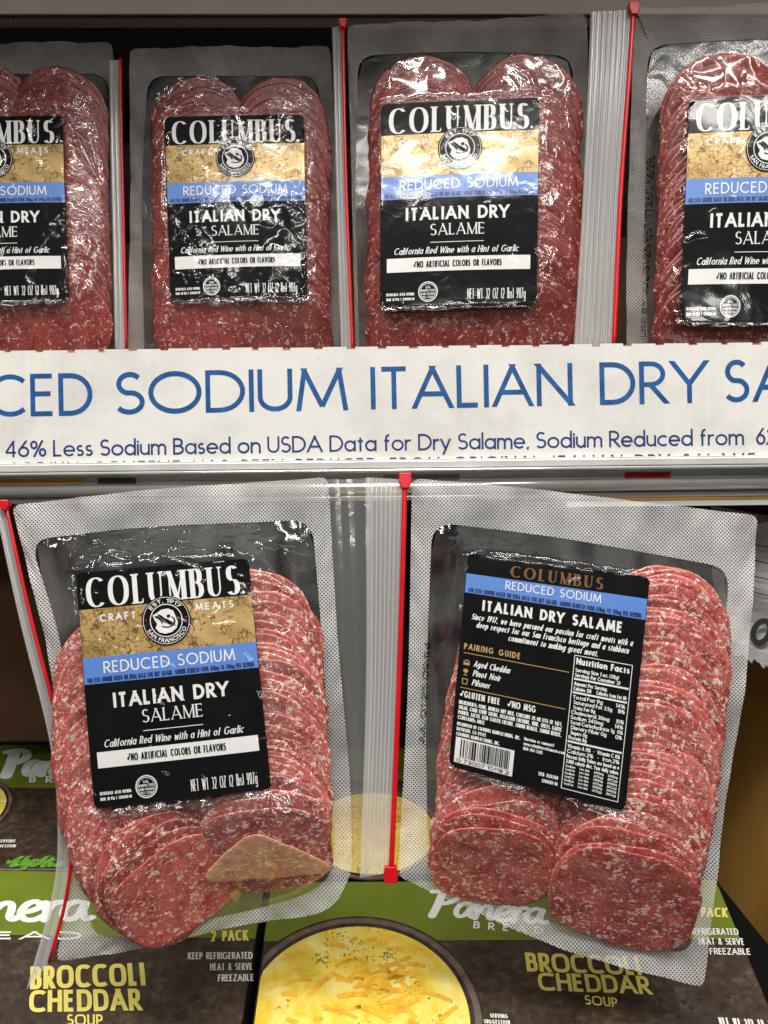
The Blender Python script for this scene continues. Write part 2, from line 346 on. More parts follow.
def strip(pts, wx, wy, ends=True, levels=(), maxseg=None):
    """ribbon of quads along a centre line drawn with an elliptical nib wx by wy"""
    if maxseg:
        q = [pts[0]]
        for p in pts[1:]:
            a = q[-1]; n = int(math.hypot(p[0]-a[0], p[1]-a[1])/maxseg)
            for k in range(1, n+1): q.append((a[0]+(p[0]-a[0])*k/(n+1), a[1]+(p[1]-a[1])*k/(n+1)))
            q.append(p)
        pts = q
    n = len(pts); L = []; R = []
    closed = n > 4 and abs(pts[0][0]-pts[-1][0]) < 1e-4 and abs(pts[0][1]-pts[-1][1]) < 1e-4
    for i in range(n):
        a = pts[i-1] if i > 0 else (pts[-2] if closed else None)
        b = pts[i+1] if i < n-1 else (pts[1] if closed else None)
        ds = []
        if a is not None:
            d = (pts[i][0]-a[0], pts[i][1]-a[1]); l = math.hypot(*d) or 1; ds.append((d[0]/l, d[1]/l))
        if b is not None:
            d = (b[0]-pts[i][0], b[1]-pts[i][1]); l = math.hypot(*d) or 1; ds.append((d[0]/l, d[1]/l))
        dx = sum(d[0] for d in ds)/len(ds); dy = sum(d[1] for d in ds)/len(ds); l = math.hypot(dx, dy) or 1
        m = min(1/max(l, .1), 1.6); dx /= l; dy /= l
        ox, oy = -dy*wx/2*m, dx*wy/2*m
        P = [pts[i][0]+ox, pts[i][1]+oy]; Q = [pts[i][0]-ox, pts[i][1]-oy]
        if ends and not closed and i in (0, n-1) and abs(dy) > .35:
            for lv, out in levels:
                if abs(pts[i][1]-lv) < 1e-4:
                    for W in (P, Q):
                        t = (out - W[1])/dy; W[0] += dx*t; W[1] = out
        L.append(P); R.append(Q)
    return [(L[i], R[i], R[i+1], L[i+1]) for i in range(n-1)]
def disc(cx, cy, rx, ry, n=18):
    return [((cx, cy), (cx+rx*math.cos(2*PI*k/n), cy+ry*math.sin(2*PI*k/n)), (cx+rx*math.cos(2*PI*(k+1)/n), cy+ry*math.sin(2*PI*(k+1)/n))) for k in range(n)]
def lay(s, x0, x1, y, cap, wt=.14, con=1., serif=0., shear=0., track=.16, sq=2., space=.34, thin=None, maxseg=None):
    """letters between x0 and x1 on baseline y; returns a list of strokes (each a list of polygons)"""
    if serif: s = s.replace('M', '_')
    w = wt*cap; wy = w*con; th = (thin if thin is not None else con)*w
    ws = sum(G[c][0] for c in s if c != ' '); sp = s.count(' ')
    tot = (x1-x0)/cap - wt - track*(len(s)-1) - space*sp - wt*(len(s)-1)
    sx = max(.15, tot/max(ws, .01)) if ws > .05 else 1
    x = x0 + w/2; out = []
    def yy(v): return y + wy/2 + v*(cap-wy)
    LV = [(yy(0), y), (yy(1), y+cap), (yy(XH), yy(XH)+wy/2), (yy(1.04), yy(1.04)+wy/2), (yy(-.32), yy(-.32)-wy/2)]
    for c in s:
        if c == ' ': x += (space+wt+track*.5)*cap; continue
        gw, st = G[c]
        for fl, path in st:
            P = [(x+px*cap, yy(py)) for px, py in glyph_pts(path, sx, sq)]
            if fl == 'd': q = [disc(P[0][0], P[0][1]+0*cap, w*.62, max(wy, w*.9)*.62, 10)]
            else:
                ww = th if fl == 't' else w
                q = [strip(P, ww, wy, True, LV, maxseg)]
                if serif and fl != 'h':
                    for (e, f) in ((P[0], P[1]), (P[-1], P[-2])):
                        if abs(e[1]-f[1]) > abs(e[0]-f[0])*1.2:
                            for lv, o in LV:
                                if abs(e[1]-lv) < 1e-6 and not (lv == LV[0][0] and (c == 'N' and fl == '' or c in 'UVW')) and not (c == '_' and P[0][0] != P[-1][0]) and not (c == 'N' and fl == '' and e is P[-1]):
                                    sg = -1 if o > lv else 1; hw = ww/2 + serif*cap; h = .05*cap
                                    q.append([((e[0]-hw, o), (e[0]+hw, o), (e[0]+hw, o+sg*h), (e[0]-hw, o+sg*h))])
                if serif and fl == 'h' and c in 'EFLTZ':
                    ex = [P[-1]] + ([P[0]] if c == 'T' else [])
                    for e in ex:
                        up = 1 if e[1] < y+cap*.4 else -1
                        q.append([((e[0]-.05*cap, e[1]), (e[0]+.02*cap, e[1]), (e[0]+.02*cap, e[1]+up*.13*cap), (e[0], e[1]+up*.13*cap))])
            out += q
        x += (gw*sx + wt + track)*cap
    if shear:
        out = [[tuple((p[0]+(p[1]-y)*shear, p[1]) for p in f) for f in st] for st in out]
    return out
EPS = .00002
class Ink:
    """collects lettering and flat print in one material and drapes it with map(u, v, h)"""
    def __init__(s, mp, lift): s.mp = mp; s.lift = lift; s.mb = MB(); s.k = 0
    def add(s, strokes, warp=None):
        for st in strokes:
            h = s.lift + EPS*(s.k % 9); s.k += 1
            for f in st:
                s.mb.face([s.mp(*(warp(*p) if warp else p), h) for p in f])
        return s
    def text(s, *a, warp=None, **k): return s.add(lay(*a, **k), warp)
    def line(s, pts, w, wy=None): return s.add([strip(pts, w, wy or w, False)])
    def rect(s, x0, y0, x1, y1, nx=1, ny=1):
        st = []
        for i in range(nx):
            for j in range(ny):
                a, b = x0+(x1-x0)*i/nx, x0+(x1-x0)*(i+1)/nx; c, d = y0+(y1-y0)*j/ny, y0+(y1-y0)*(j+1)/ny
                st.append(((a, c), (b, c), (b, d), (a, d)))
        return s.add([st])
    def build(s, name, mat, parent):
        me = s.mb
        # turn every face outwards
        o = me.build(name, mat, parent); bm = bmesh.new(); bm.from_mesh(o.data)
        rev = [f for f in bm.faces if f.normal.z < 0]; bmesh.ops.reverse_faces(bm, faces=rev)
        bm.to_mesh(o.data); bm.free(); return o

# ---------------------------------------------------------------- pouch
def polypt(pts, t):
    L = [0]
    for a, b in zip(pts, pts[1:]): L.append(L[-1]+(b-a).length)
    d = t*L[-1]
    for i in range(len(pts)-1):
        if d <= L[i+1] or i == len(pts)-2:
            return pts[i].lerp(pts[i+1], (d-L[i])/max(L[i+1]-L[i], 1e-9))
def smooth_poly(pts, n=24):
    """Catmull-Rom through the points"""
    if len(pts) < 3: return [pts[0].lerp(pts[-1], i/n) for i in range(n+1)]
    P = [pts[0]*2-pts[1]] + list(pts) + [pts[-1]*2-pts[-2]]; out = []
    m = max(3, n//(len(pts)-1))
    for i in range(1, len(P)-2):
        for k in range(m):
            t = k/m; a, b, c, d = P[i-1], P[i], P[i+1], P[i+2]
            out.append(.5*((2*b)+(c-a)*t+(2*a-5*b+4*c-d)*t*t+(3*b-a-3*c+d)*t**3))
    out.append(pts[-1]); return out
def coons(T, R, B, Lf):
    """T left>right, R top>bottom, B left>right, Lf top>bottom; u right, v down"""
    def f(u, v):
        t, b, l, r = polypt(T, u), polypt(B, u), polypt(Lf, v), polypt(R, v)
        c = (T[0]*(1-u)*(1-v)+T[-1]*u*(1-v)+B[0]*(1-u)*v+B[-1]*u*v)
        return t*(1-v)+b*v+l*(1-u)+r*u-c
    return f
def slice_mesh(k, mats, tri=False, sq=False):
    rnd = random.Random(k); mb = MB(); n = 44
    ph = [rnd.uniform(0, 6.28) for _ in range(5)]
    def rr(t): return 1+.018*math.sin(2*t+ph[0])+.015*math.sin(3*t+ph[1])+.011*math.sin(7*t+ph[2])+.006*math.sin(13*t+ph[3])
    if sq:
        rq = rr
        def rr(t): return rq(t)*.97*(abs(math.cos(t))**3+abs(math.sin(t))**3)**(-1/3)
    if tri:
        rr0 = rr
        def rr(t): return rr0(t)*.52*sum(max(0, math.cos(t-q_))**4 for q_ in (-PI/2+.1, PI/6+.35, 5*PI/6-.1))**(-1/4)
    prof = [(0, .02), (.3, .022), (.6, .02), (.85, .021), (.96, .017), (1, .004), (.99, -.012), (.93, -.02), (.5, -.02), (0, -.02)]
    def fn(u, v):
        t = 2*PI*u; i = v*(len(prof)-1); a = prof[int(round(i))]
        r = a[0]*rr(t); z = a[1]+a[0]*(.009*math.sin(3*t+ph[4])+.007*math.sin(5*t+ph[0])+.007*math.sin(11*t+ph[2])+.008*math.sin(2*t+ph[1]))
        return (r*math.cos(t), r*math.sin(t), z)
    mb.grid(fn, n, len(prof)-1)
    me_o = mb.build('salame_slice', mats, None, smooth=True)
    bm = bmesh.new(); bm.from_mesh(me_o.data); bmesh.ops.remove_doubles(bm, verts=bm.verts, dist=1e-5)
    bmesh.ops.recalc_face_normals(bm, faces=bm.faces); bm.to_mesh(me_o.data); bm.free()
    me = me_o.data; bpy.data.objects.remove(me_o); return me
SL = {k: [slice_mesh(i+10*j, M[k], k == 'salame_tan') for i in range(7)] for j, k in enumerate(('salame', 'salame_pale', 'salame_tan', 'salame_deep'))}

SQ = {k: [slice_mesh(60+i+5*j, M[k], False, True) for i in range(3)] for j, k in enumerate(('salame', 'salame_pale'))}
def quadmap(q, W, H):
    """label units (u right 0..W, v down 0..H) to pouch plane"""
    def f(u, v):
        s, t = u/W, v/H
        return q[0]*(1-s)*(1-t)+q[1]*s*(1-t)+q[2]*s*t+q[3]*(1-s)*t
    return f

def front_label(root, lm, seed):
    H = 130
    base = MB()
    def rc(u, v):
        x, y, r = u*100, v*H, 3.5
        cx = min(max(x, r), 100-r); cy = min(max(y, r), H-r)
        d = math.hypot(x-cx, y-cy)
        if d > r: x = cx+(x-cx)*r/d; y = cy+(y-cy)*r/d
        return lm(x, y, 0)
    base.grid(lambda u, v: rc(u, 1-v), 40, 52)
    lab = base.build('label', M['black'], root, smooth=True)
    g = MB(); g.grid(lambda u, v: lm(.3+u*99.4, 48-v*27, .00008), 30, 10, uvfn=lambda u, v: (u, v*.27)); g.build('map_panel', M['gold'], lab, smooth=True)
    b = MB(); b.grid(lambda u, v: lm(.3+u*99.4, 62.5-v*14.5, .00008), 30, 6); b.build('blue_band', M['blue'], lab, smooth=True)
    FL = lambda f: (lambda u, v, h: f(u, -v, h))
    L = FL(lm)
    w = Ink(L, .00022)
    w.text('COLUMBUS', 5, 93.5, -20.2, 16.8, wt=.17, con=.27, thin=.32, serif=.05, track=.13, sq=2.3, maxseg=4)
    w.add([disc(95.2, -19.2, .9, .9, 10)])
    w.build('brand_wordmark', M['white'], lab)
    w = Ink(L, .0002)
    w.text('CRAFT', 12, 33, -28.6, 4.2, wt=.2, track=.3); w.text('MEATS', 67, 89, -27.4, 4.2, wt=.2, track=.3)
    w.text('REDUCED SODIUM', 12, 87.5, -57.2, 6.6, wt=.13, track=.14, maxseg=5)
    w.text('ITALIAN DRY', 16, 82, -76.5, 8.2, wt=.2, track=.12, maxseg=5)
    w.text('SALAME', 31.5, 66, -86.3, 7.2, wt=.13, con=.5, thin=.5, serif=.05, track=.12)
    w.rect(31.5, -90.9, 65.5, -90.5, 6, 1)
    w.text('California Red Wine with a Hint of Garlic', 8.5, 88.5, -97.6, 4.2, wt=.15, con=.7, shear=.25, track=.06, space=.2)
    w.rect(4.2, -108.5, 95.5, -99.8, 14, 2)
    w.text('NET WT 32 OZ (2 lbs) 907g', 55.5, 93.5, -126.3, 6.4, wt=.07, track=.035, sq=3, space=.16)
    w.text('REFRIGERATE AFTER OPENING', 4, 22, -123, 1.7, wt=.2, track=.04, space=.2)
    w.text('MADE IN USA / 32000188-00', 4, 22, -126, 1.7, wt=.2, track=.04, space=.2)
    w.add([strip([(30.5+5.9*math.cos(t), -121+5.9*math.sin(t)) for t in np.linspace(0, 2*PI, 33)], .7, .7, False)])
    w.add([strip([(30.5+4.9*math.cos(t), -121+4.9*math.sin(t)) for t in np.linspace(0, 2*PI, 33)], .35, .35, False)])
    w.text('U.S.', 28.9, 32.1, -119, 1.5, wt=.2, track=.05)
    w.text('INSPECTED', 26.2, 34.8, -121, 1.4, wt=.2, track=.04); w.text('AND PASSED', 26.3, 34.7, -123, 1.3, wt=.2, track=.04, space=.2)
    w.text('EST. 17260', 27.2, 33.8, -124.8, 1.2, wt=.2, track=.04, space=.2)
    w.build('white_lettering', M['white'], lab)
    k = Ink(L, .00042)
    k.text('~NO ARTIFICIAL COLORS OR FLAVORS', 21, 77.5, -106, 3.9, wt=.17, track=.05, sq=2.6, space=.2)
    k.build('black_lettering', M['black'], lab)
    k = Ink(L, .0002)
    k.text('46% LESS SODIUM BASED ON USDA DATA FOR DRY SALAME. SODIUM REDUCED FROM 620mg TO 340mg PER SERVING', 2, 98, -61.6, 2.6, wt=.2, track=.02, space=.12)
    k.build('small_blue_lettering', M['navy'], lab)
    # round emblem
    e = MB(); cx, cy = 50, 31.2
    def ring(mb, r0, r1, h, n=48, m=4):
        mb.grid(lambda u, v: lm(cx+(r1+(r0-r1)*v)*math.cos(-2*PI*u), cy+(r1+(r0-r1)*v)*math.sin(-2*PI*u), h), n, m)
    ring(e, .01, 14, .00055); em = e.build('emblem', M['black'], lab, smooth=True)
    wl = Ink(L, .00068)
    for r, ww in ((13.1, .3), (9.1, .5)):
        wl.add([strip([(cx+r*math.cos(t), -cy+r*math.sin(t)) for t in np.linspace(0, 2*PI, 49)], ww, ww, False)])
    def circ(r, top):
        def f(x, y):
            a = PI/2 - x/r if top else -PI/2 + x/r
            R = r+y if top else r-y
            return (cx+R*math.cos(a), -cy+R*math.sin(a))
        return f
    wl.text('EST. 1917', -9, 9, 0, 2.3, wt=.2, track=.16, warp=circ(10, True))
    wl.text('SAN FRANCISCO', -14.5, 14.5, 0, 2.3, wt=.2, track=.12, warp=circ(12.3, False))
    # engraved arm and loaf inside the ring
    blob = [(-7.6, 3.5), (-5, 4.6), (-2.5, 6.2), (1.5, 6.6), (4.5, 5), (5.4, 2), (6.6, -1.5), (5.6, -4.6), (2.6, -6.8), (-1, -7.4), (-4.4, -6.4), (-6.4, -3.8), (-5.2, -1.4), (-6.6, .6)]
    for i in range(len(blob)):
        a, b = blob[i], blob[(i+1) % len(blob)]
        wl.add([[((cx, -cy), (cx+a[0], -cy+a[1]), (cx+b[0], -cy+b[1]))]])
    wl.build('emblem_lettering', M['white'], em)
    bl = Ink(L, .0009)
    for k_ in range(12):
        o = k_*.8-4.4
        bl.add([strip([(cx-4.6+o*.35+t*1.3, -cy+3.6-abs(o)*.25-(t*.75)**1.1+math.sin(t+o)*.5) for t in np.linspace(0, 6.2, 8)], .42, .3, False)])
    bl.add([strip([(cx+4.4*math.cos(t)+.4, -cy-.6+3.2*math.sin(t)) for t in np.linspace(-2.3, .9, 14)], .9, .6, False)])
    bl.add([strip([(cx-6.2, -cy+2.6), (cx-3.4, -cy+1.2), (cx-2.2, -cy-1.6)], .6, .5, False)])
    bl.add([disc(cx+1.6, -cy+2.4, 1.1, .9, 10)])
    bl.build('emblem_drawing', M['black'], em)
    for sx_ in (-11.4, 11.4): rd = Ink(L, .00095); rd.add([disc(cx+sx_, -cy+1.0, .5, .5, 8)]); rd.build('emblem_dot', M['red'], em)
    return lab

def back_label(root, lm):
    H = 125; base = MB()
    def rc(u, v):
        x, y, r = u*100, v*H, 3.5
        cx = min(max(x, r), 100-r); cy = min(max(y, r), H-r); d = math.hypot(x-cx, y-cy)
        if d > r: x = cx+(x-cx)*r/d; y = cy+(y-cy)*r/d
        return lm(x, y, 0)
    base.grid(lambda u, v: rc(u, 1-v), 40, 52); lab = base.build('label', M['black'], root, smooth=True)
    b = MB(); b.grid(lambda u, v: lm(.3+u*99.4, 23.4-v*11.4, .00008), 30, 6); b.build('blue_band', M['blue'], lab, smooth=True)
    L = lambda u, v, h: lm(u, -v, h)
    g = Ink(L, .0002); g.text('COLUMBUS', 24, 75, -10.6, 6.8, wt=.22, con=.35, thin=.4, serif=.06, track=.24); g.build('brand_wordmark', M['brownprint'], lab)
    g = Ink(L, .0002)
    g.text('PAIRING GUIDE', 2.5, 34, -56.6, 3.5, wt=.19, track=.18)
    g.rect(2.5, -58.9, 61, -58.5, 8, 1); g.rect(2.5, -79.2, 61, -78.8, 8, 1)
    for i in range(3):
        y = -64.5-i*5.4
        if i == 0: g.rect(3, y-1.2, 6.4, y+.4); g.line([(3, y+.8), (5, y+1.8), (6.4, y+.8)], .5)
        elif i == 1: g.add([disc(4.6, y+.9, 1.4, 1.2, 10)]); g.line([(4.6, y+.5), (4.6, y-1.6)], .4); g.line([(3.6, y-1.6), (5.6, y-1.6)], .4)
        else: g.add([strip([(3.4, y-1.4), (3.2, y+1.6), (6, y+1.6), (5.8, y-1.4), (3.4, y-1.4)], .45, .45, False)])
    g.build('gold_lettering', M['goldprint'], lab)
    w = Ink(L, .0002)
    w.text('REDUCED SODIUM', 22, 75, -18.0, 4.8, wt=.13, track=.14)
    w.text('ITALIAN DRY SALAME', 10.5, 88.5, -32.6, 6.2, wt=.21, track=.12, space=.3)
    it = dict(wt=.17, con=.75, shear=.22, track=.05, space=.2)
    w.text('Since 1917, we have pursued our passion for craft meats with a', 5, 95, -38.6, 3.5, **it)
    w.text('deep respect for our San Francisco heritage and a stubborn', 8, 93, -43.0, 3.5, **it)
    w.text('commitment to making great meat.', 26, 76, -47.4, 3.5, **it)
    w.text('Aged Cheddar', 8.5, 29, -65.8, 3.6, **it); w.text('Pinot Noir', 8.5, 24, -71.2, 3.6, **it); w.text('Pilsner', 8.5, 18.5, -76.6, 3.6, **it)
    w.text('~GLUTEN FREE', 2.5, 25, -84.4, 3.7, wt=.19, track=.06, sq=2.6, space=.2); w.text('~NO MSG', 29, 45, -84.4, 3.7, wt=.19, track=.06, sq=2.6, space=.2)
    ing = ['INGREDIENTS: PORK, NONFAT DRY MILK, CONTAINS 2% OR LESS OF SALT,', 'SUGAR, CORN SYRUP SOLIDS, POTASSIUM CHLORIDE, WINE, SPICES, GARLIC', 'POWDER, LACTIC ACID STARTER CULTURE, SODIUM NITRATE, SODIUM NITRITE.', 'CONTAINS: MILK']
    for i, t in enumerate(ing): w.text(t, 2.5, 2.5+(58 if i < 3 else 15), -88.6-i*2.9, 2.2, wt=.2, track=.03, space=.15, sq=2.8)
    for i, (t, e) in enumerate((('DISTRIBUTED BY COLUMBUS MANUFACTURING, INC.', 36), ('HAYWARD, CA 94545', 17), ('COLUMBUS MANUFACTURING, INC.', 25))): w.text(t, 2.5, 2+e, -101-i*2.9, 2.0, wt=.2, track=.03, space=.15)
    for i, (t, e) in enumerate((('Questions or comments?', 17), ('www.columbuscraftmeats.com', 23), ('800-784-3585', 11))): w.text(t, 40, 40+e, -100.6-i*2.7, 1.8, wt=.2, track=.03, space=.15)
    w.text('ITEM #4203300', 50, 61, -117.6, 2, wt=.2, track=.04); w.text('32000189-00', 52, 61, -120.8, 1.9, wt=.24, track=.03)
    w.rect(2.6, -122, 35.5, -107.6, 6, 3)
    # nutrition panel
    x0, x1 = 63, 95.5
    for a in ((x0, -49, x1, -48.6), (x0, -121.4, x1, -121), (x0, -121.4, x0+.4, -48.6), (x1-.4, -121.4, x1, -48.6)): w.rect(*a, 4, 4)
    w.text('Nutrition Facts', x0+1.3, x1-1.3, -53.6, 3.6, wt=.24, track=.05, space=.2)
    tx = ['Serving Size 1 oz. (28g)', 'Servings Per Container 32', None, 'Amount Per Serving', 'Calories 120    Calories from Fat 80', None, 'Total Fat 9g          14%', ' Saturated Fat 3.5g    18%', ' Trans Fat 0g', 'Cholesterol 30mg     10%', 'Sodium 340mg         14%', 'Total Carbohydrate 1g  0%', ' Dietary Fiber 0g       0%', ' Sugars 0g', 'Protein 8g', None, 'Vitamin A 0%  -  Vitamin C 0%', 'Calcium 2%   -   Iron 2%', 'Percent Daily Values are based on a', '2,000 calorie diet. Your daily values']
    y = -56.5
    for t in tx:
        if t is None: w.rect(x0+1, y-.1, x1-1, y+.9, 4, 1); y -= 1.9; continue
        w.text(t, x0+1.3, x1-1.4 if '  ' in t or len(t) > 26 else x0+1.3+len(t)*1.02, y-1.2, 2.1, wt=.2, track=.03, space=.12, sq=2.6); y -= 2.75
    for r in range(6):
        for cix, t in enumerate((('Total Fat', 'Less than', '65g', '80g') if r % 2 else ('Sodium', 'Less than', '2400mg', '2400mg'))):
            w.text(t, x0+1.3+cix*8, x0+1.3+cix*8+5.5, -109.5-r*1.9, 1.3, wt=.2, track=.03, space=.12)
    w.build('white_lettering', M['white'], lab)
    k = Ink(L, .00042); rn = random.Random(5); x = 5.5
    while x < 33:
        a = rn.choice((.35, .35, .7, 1.0)); k.rect(x, -118.6, x+a, -108.4, 1, 3); x += a+rn.choice((.35, .45, .8))
    k.text('0 73007 10118 2', 4, 34, -121.4, 2.0, wt=.15, track=.1); k.build('barcode', M['black'], lab)
    k = Ink(L, .0002); k.text('46% LESS SODIUM BASED ON USDA DATA FOR DRY SALAME. SODIUM REDUCED FROM 620mg TO 340mg PER SERVING', 2, 98, -22.7, 2.5, wt=.2, track=.02, space=.12)
    k.build('small_blue_lettering', M['navy'], lab)
    return lab

def pouch(desc, frame, cav, outer, label_px, cols, zipper=None, kind='front', label='', group=None, seed=0, wr=1.0, hard=.0):
    """cav / outer: dict T,R,B,L of pixel polylines; cols: [(polyline px, radius px, count, material key)]"""
    F = frame; root = thing('salame_pack', F.M, label, 'salame pack', group)
    P = lambda pts: [F.loc(*p) for p in pts]
    inn = [smooth_poly(P(cav[k]), 24) for k in 'TRBL']; out = [smooth_poly(P(outer[k]), 24) for k in 'TRBL']
    def fillet(E, Rr):
        E = [[polypt(e, i/80) for i in range(81)] for e in E]; T, R_, B, L_ = E
        def cor(e1, s1, e2, s2):
            g1 = e1 if s1 else e1[::-1]; g2 = e2 if s2 else e2[::-1]; C = g1[0].copy()
            def at(g):
                l = 0; 
                for i in range(1, len(g)):
                    l += (g[i]-g[i-1]).length
                    if l >= Rr: return g[i].copy(), i
                return g[-1].copy(), len(g)-1
            A, ia = at(g1); Bq, ib = at(g2)
            bz = lambda t: A*(1-t)**2+C*2*t*(1-t)+Bq*t*t
            n1 = [bz(.5*i/ia) for i in range(ia+1)][::-1]; n2 = [bz(1-.5*i/ib) for i in range(ib+1)][::-1]
            for i in range(ia+1): g1[i] = n1[i]
            for i in range(ib+1): g2[i] = n2[i]
            if not s1: e1[:] = g1[::-1]
            else: e1[:] = g1
            if not s2: e2[:] = g2[::-1]
            else: e2[:] = g2
        cor(T, True, L_, True); cor(T, False, R_, True); cor(R_, False, B, False); cor(B, True, L_, False)
        return [T, R_, B, L_]
    inn = fillet(inn, .013); out = fillet(out, .0035)
    rnd = random.Random(seed)
    # --- slices
    TILT = math.radians(14); discs = []
    for (path, rpx, n, mk) in cols:
        pts = smooth_poly(P(path), 24); r0 = rpx*(F.loc(385, path[0][1])-F.loc(384, path[0][1])).length
        for i in range(n):
            t = min(1, max(0, (i+rnd.uniform(-.22, .22))/(n-1))); c = polypt(pts, t); d = polypt(pts, min(1, t+.04))-polypt(pts, max(0, t-.04)); d = d.normalized()
            r = r0*rnd.uniform(.965, 1.03); c = c+Vector((rnd.uniform(-.0014, .0014), rnd.uniform(-.0008, .0008)))
            k_ = max(0, (i-(n-7))/6)*desc.get('curl', 0); tilt = TILT+math.radians(14)*k_+math.radians(rnd.uniform(-.6, .6)); ys = 1-.28*k_; ys *= (1.0 if (mk[1] == 'salame_tan' and i >= n-mk[2]) else 1); hc = .0018+r*ys*math.sin(tilt)+.0004*math.sin(i*.9)+(.006 if (mk[1] == 'salame_tan' and i >= n-mk[2]) else 0)
            rot_axis = Vector((d.y, -d.x, 0))      # tilt so the trailing (upper) rim lifts toward the viewer
            discs.append((c, r, hc, d, mk[0] if (i < n-mk[2]) else mk[1], (tilt, ys)))
    for (c, r, hc, d, mk, (tilt, ys)) in discs:
        me = SQ[mk][rnd.randrange(3)] if (ys < .9 and mk in SQ) else SL[mk][rnd.randrange(7)]
        o = bpy.data.objects.new('salame_slice', me); link(o, root)
        z = Vector((0, 0, 1)); up = Vector((-d.x, -d.y, 0))
        nrm = (z*math.cos(tilt) - up*math.sin(tilt)).normalized(); yv = (up*math.cos(tilt)+z*math.sin(tilt)).normalized(); xv = yv.cross(nrm)
        R = Matrix((xv, yv*ys, nrm)).transposed() @ Matrix.Rotation((rnd.uniform(-.2, .2) if (mk == 'salame_tan' or ys < .9) else rnd.uniform(0, 6.28)), 3, 'Z')
        o.matrix_basis = Matrix.Translation((c.x, c.y, hc)) @ R.to_4x4() @ Matrix.Diagonal((r, r, .020, 1))
    # --- drape
    allp = [p for e in inn for p in e]; xa = min(p.x for p in allp); xb = max(p.x for p in allp); ya = min(p.y for p in allp); yb = max(p.y for p in allp)
    st = .0022; nx = int((xb-xa)/st)+2; ny = int((yb-ya)/st)+2
    X, Y = np.meshgrid(xa+np.arange(nx)*st, ya+np.arange(ny)*st)
    Hc = np.zeros_like(X)
    for (c, r, hc, d, mk, (tilt, ys)) in discs:
        dx = X-c.x; dy = Y-c.y; al = dx*d.x+dy*d.y; ins = dx*dx+dy*dy-al*al*(1-1/ys**2) < (r*1.02)**2
        hh = hc + (dx*(-d.x)+dy*(-d.y))*math.tan(tilt) + .0011
        Hc = np.where(ins & (hh > Hc), hh, Hc)
    poly = inn[0]+inn[1]+inn[2][::-1]+inn[3][::-1]
    ins = np.zeros(X.shape, bool)
    for a, b in zip(poly, poly[1:]+poly[:1]):
        if abs(a.y-b.y) < 1e-12: continue
        cnd = ((a.y > Y) != (b.y > Y)) & (X < (b.x-a.x)*(Y-a.y)/(b.y-a.y)+a.x); ins ^= cnd
    Hc = Hc*ins
    lq = [F.loc(*p, .022) for p in label_px]; lh = 130 if kind == 'front' else 125
    lf = quadmap(lq, 100, lh)
    # label rests on the stack as a stiff, faintly bowed sheet
    tl = []
    for s in np.linspace(0, 1, 40):
        for t in np.linspace(0, 1, 50):
            p = lf(s*100, t*lh); i = int(round((p.x-xa)/st)); j = int(round((p.y-ya)/st))
            if 0 <= i < nx and 0 <= j < ny: tl.append(Hc[j, i])
    top = max(tl)+.0016
    lq = [F.loc(*p, top) for p in label_px]; lf = quadmap(lq, 100, lh)
    ph = rnd.uniform(0, 6)
    def bow(s, t): return top - .0012*(2*s-1)**2 - .0010*(2*t-1)**2 + .0004*math.sin(5*s+ph)*math.sin(4*t+ph)
    for s in np.linspace(-.02, 1.02, 90):
        for t in np.linspace(-.02, 1.02, 110):
            p = lf(s*100, t*lh); i = int(round((p.x-xa)/st)); j = int(round((p.y-ya)/st))
            if 0 <= i < nx and 0 <= j < ny: Hc[j, i] = max(Hc[j, i], bow(s, t)+.0011)
    h = Hc.copy()
    for it in range(140):
        a = h.copy(); a[1:-1, 1:-1] = (h[:-2, 1:-1]+h[2:, 1:-1]+h[1:-1, :-2]+h[1:-1, 2:])/4
        h = np.maximum(Hc, a)*ins
    for it in range(3):
        a = h.copy(); a[1:-1, 1:-1] = (h[:-2, 1:-1]+h[2:, 1:-1]+h[1:-1, :-2]+h[1:-1, 2:]+4*h[1:-1, 1:-1])/8; h = a
    def Hs(p):
        x = min(max((p.x-xa)/st, 0), nx-1.001); y = min(max((p.y-ya)/st, 0), ny-1.001); i, j = int(x), int(y); fx, fy = x-i, y-j
        return float((h[j, i]*(1-fx)+h[j, i+1]*fx)*(1-fy)+(h[j+1, i]*(1-fx)+h[j+1, i+1]*fx)*fy)
    def lm(u, v, hh):
        p = lf(u, v); return (p.x, p.y, bow(u/100, v/lh)+hh)
    (front_label if kind == 'front' else (lambda r, l, s: back_label(r, l)))(root, lm, seed)
    # --- front film
    fin = coons(*[e for e in inn])
    def labdist(p):     # 0 inside the label .. 1 away from it
        best = -1e9; a = [q for q in lq]; inside = True
        for i in range(4):
            A, B = a[i], a[(i+1) % 4]; e = (B-A).normalized(); dd = (p.x-A.x)*e.y-(p.y-A.y)*e.x
            best = max(best, -dd)
        return best
    def ff(u, v):
        p = fin(u, 1-v); e = min(u, 1-u, v, 1-v)*8; e = min(1, e); z = Hs(p)+.0004
        ld = labdist(p); inside = ld < .001
        q = Vector((p.x*38+seed*7, p.y*26, seed)); k = mnoise.ridged_multi_fractal(q, 1, 2.1, 2, 1, 2, noise_basis='PERLIN_ORIGINAL')
        z += (0.0002 if inside else .0016*wr*min(1, ld/.006+.2))*k*e*(1 if not inside else .6)
        return (p.x, p.y, max(z, .0003))
    mb = MB(); GX, GY = 190, 240; mb.grid(ff, GX, GY)
    # pulled folds in the film: around the label corners, along the sides and (creased packs) over the label
    V = np.array(mb.v); segs = []
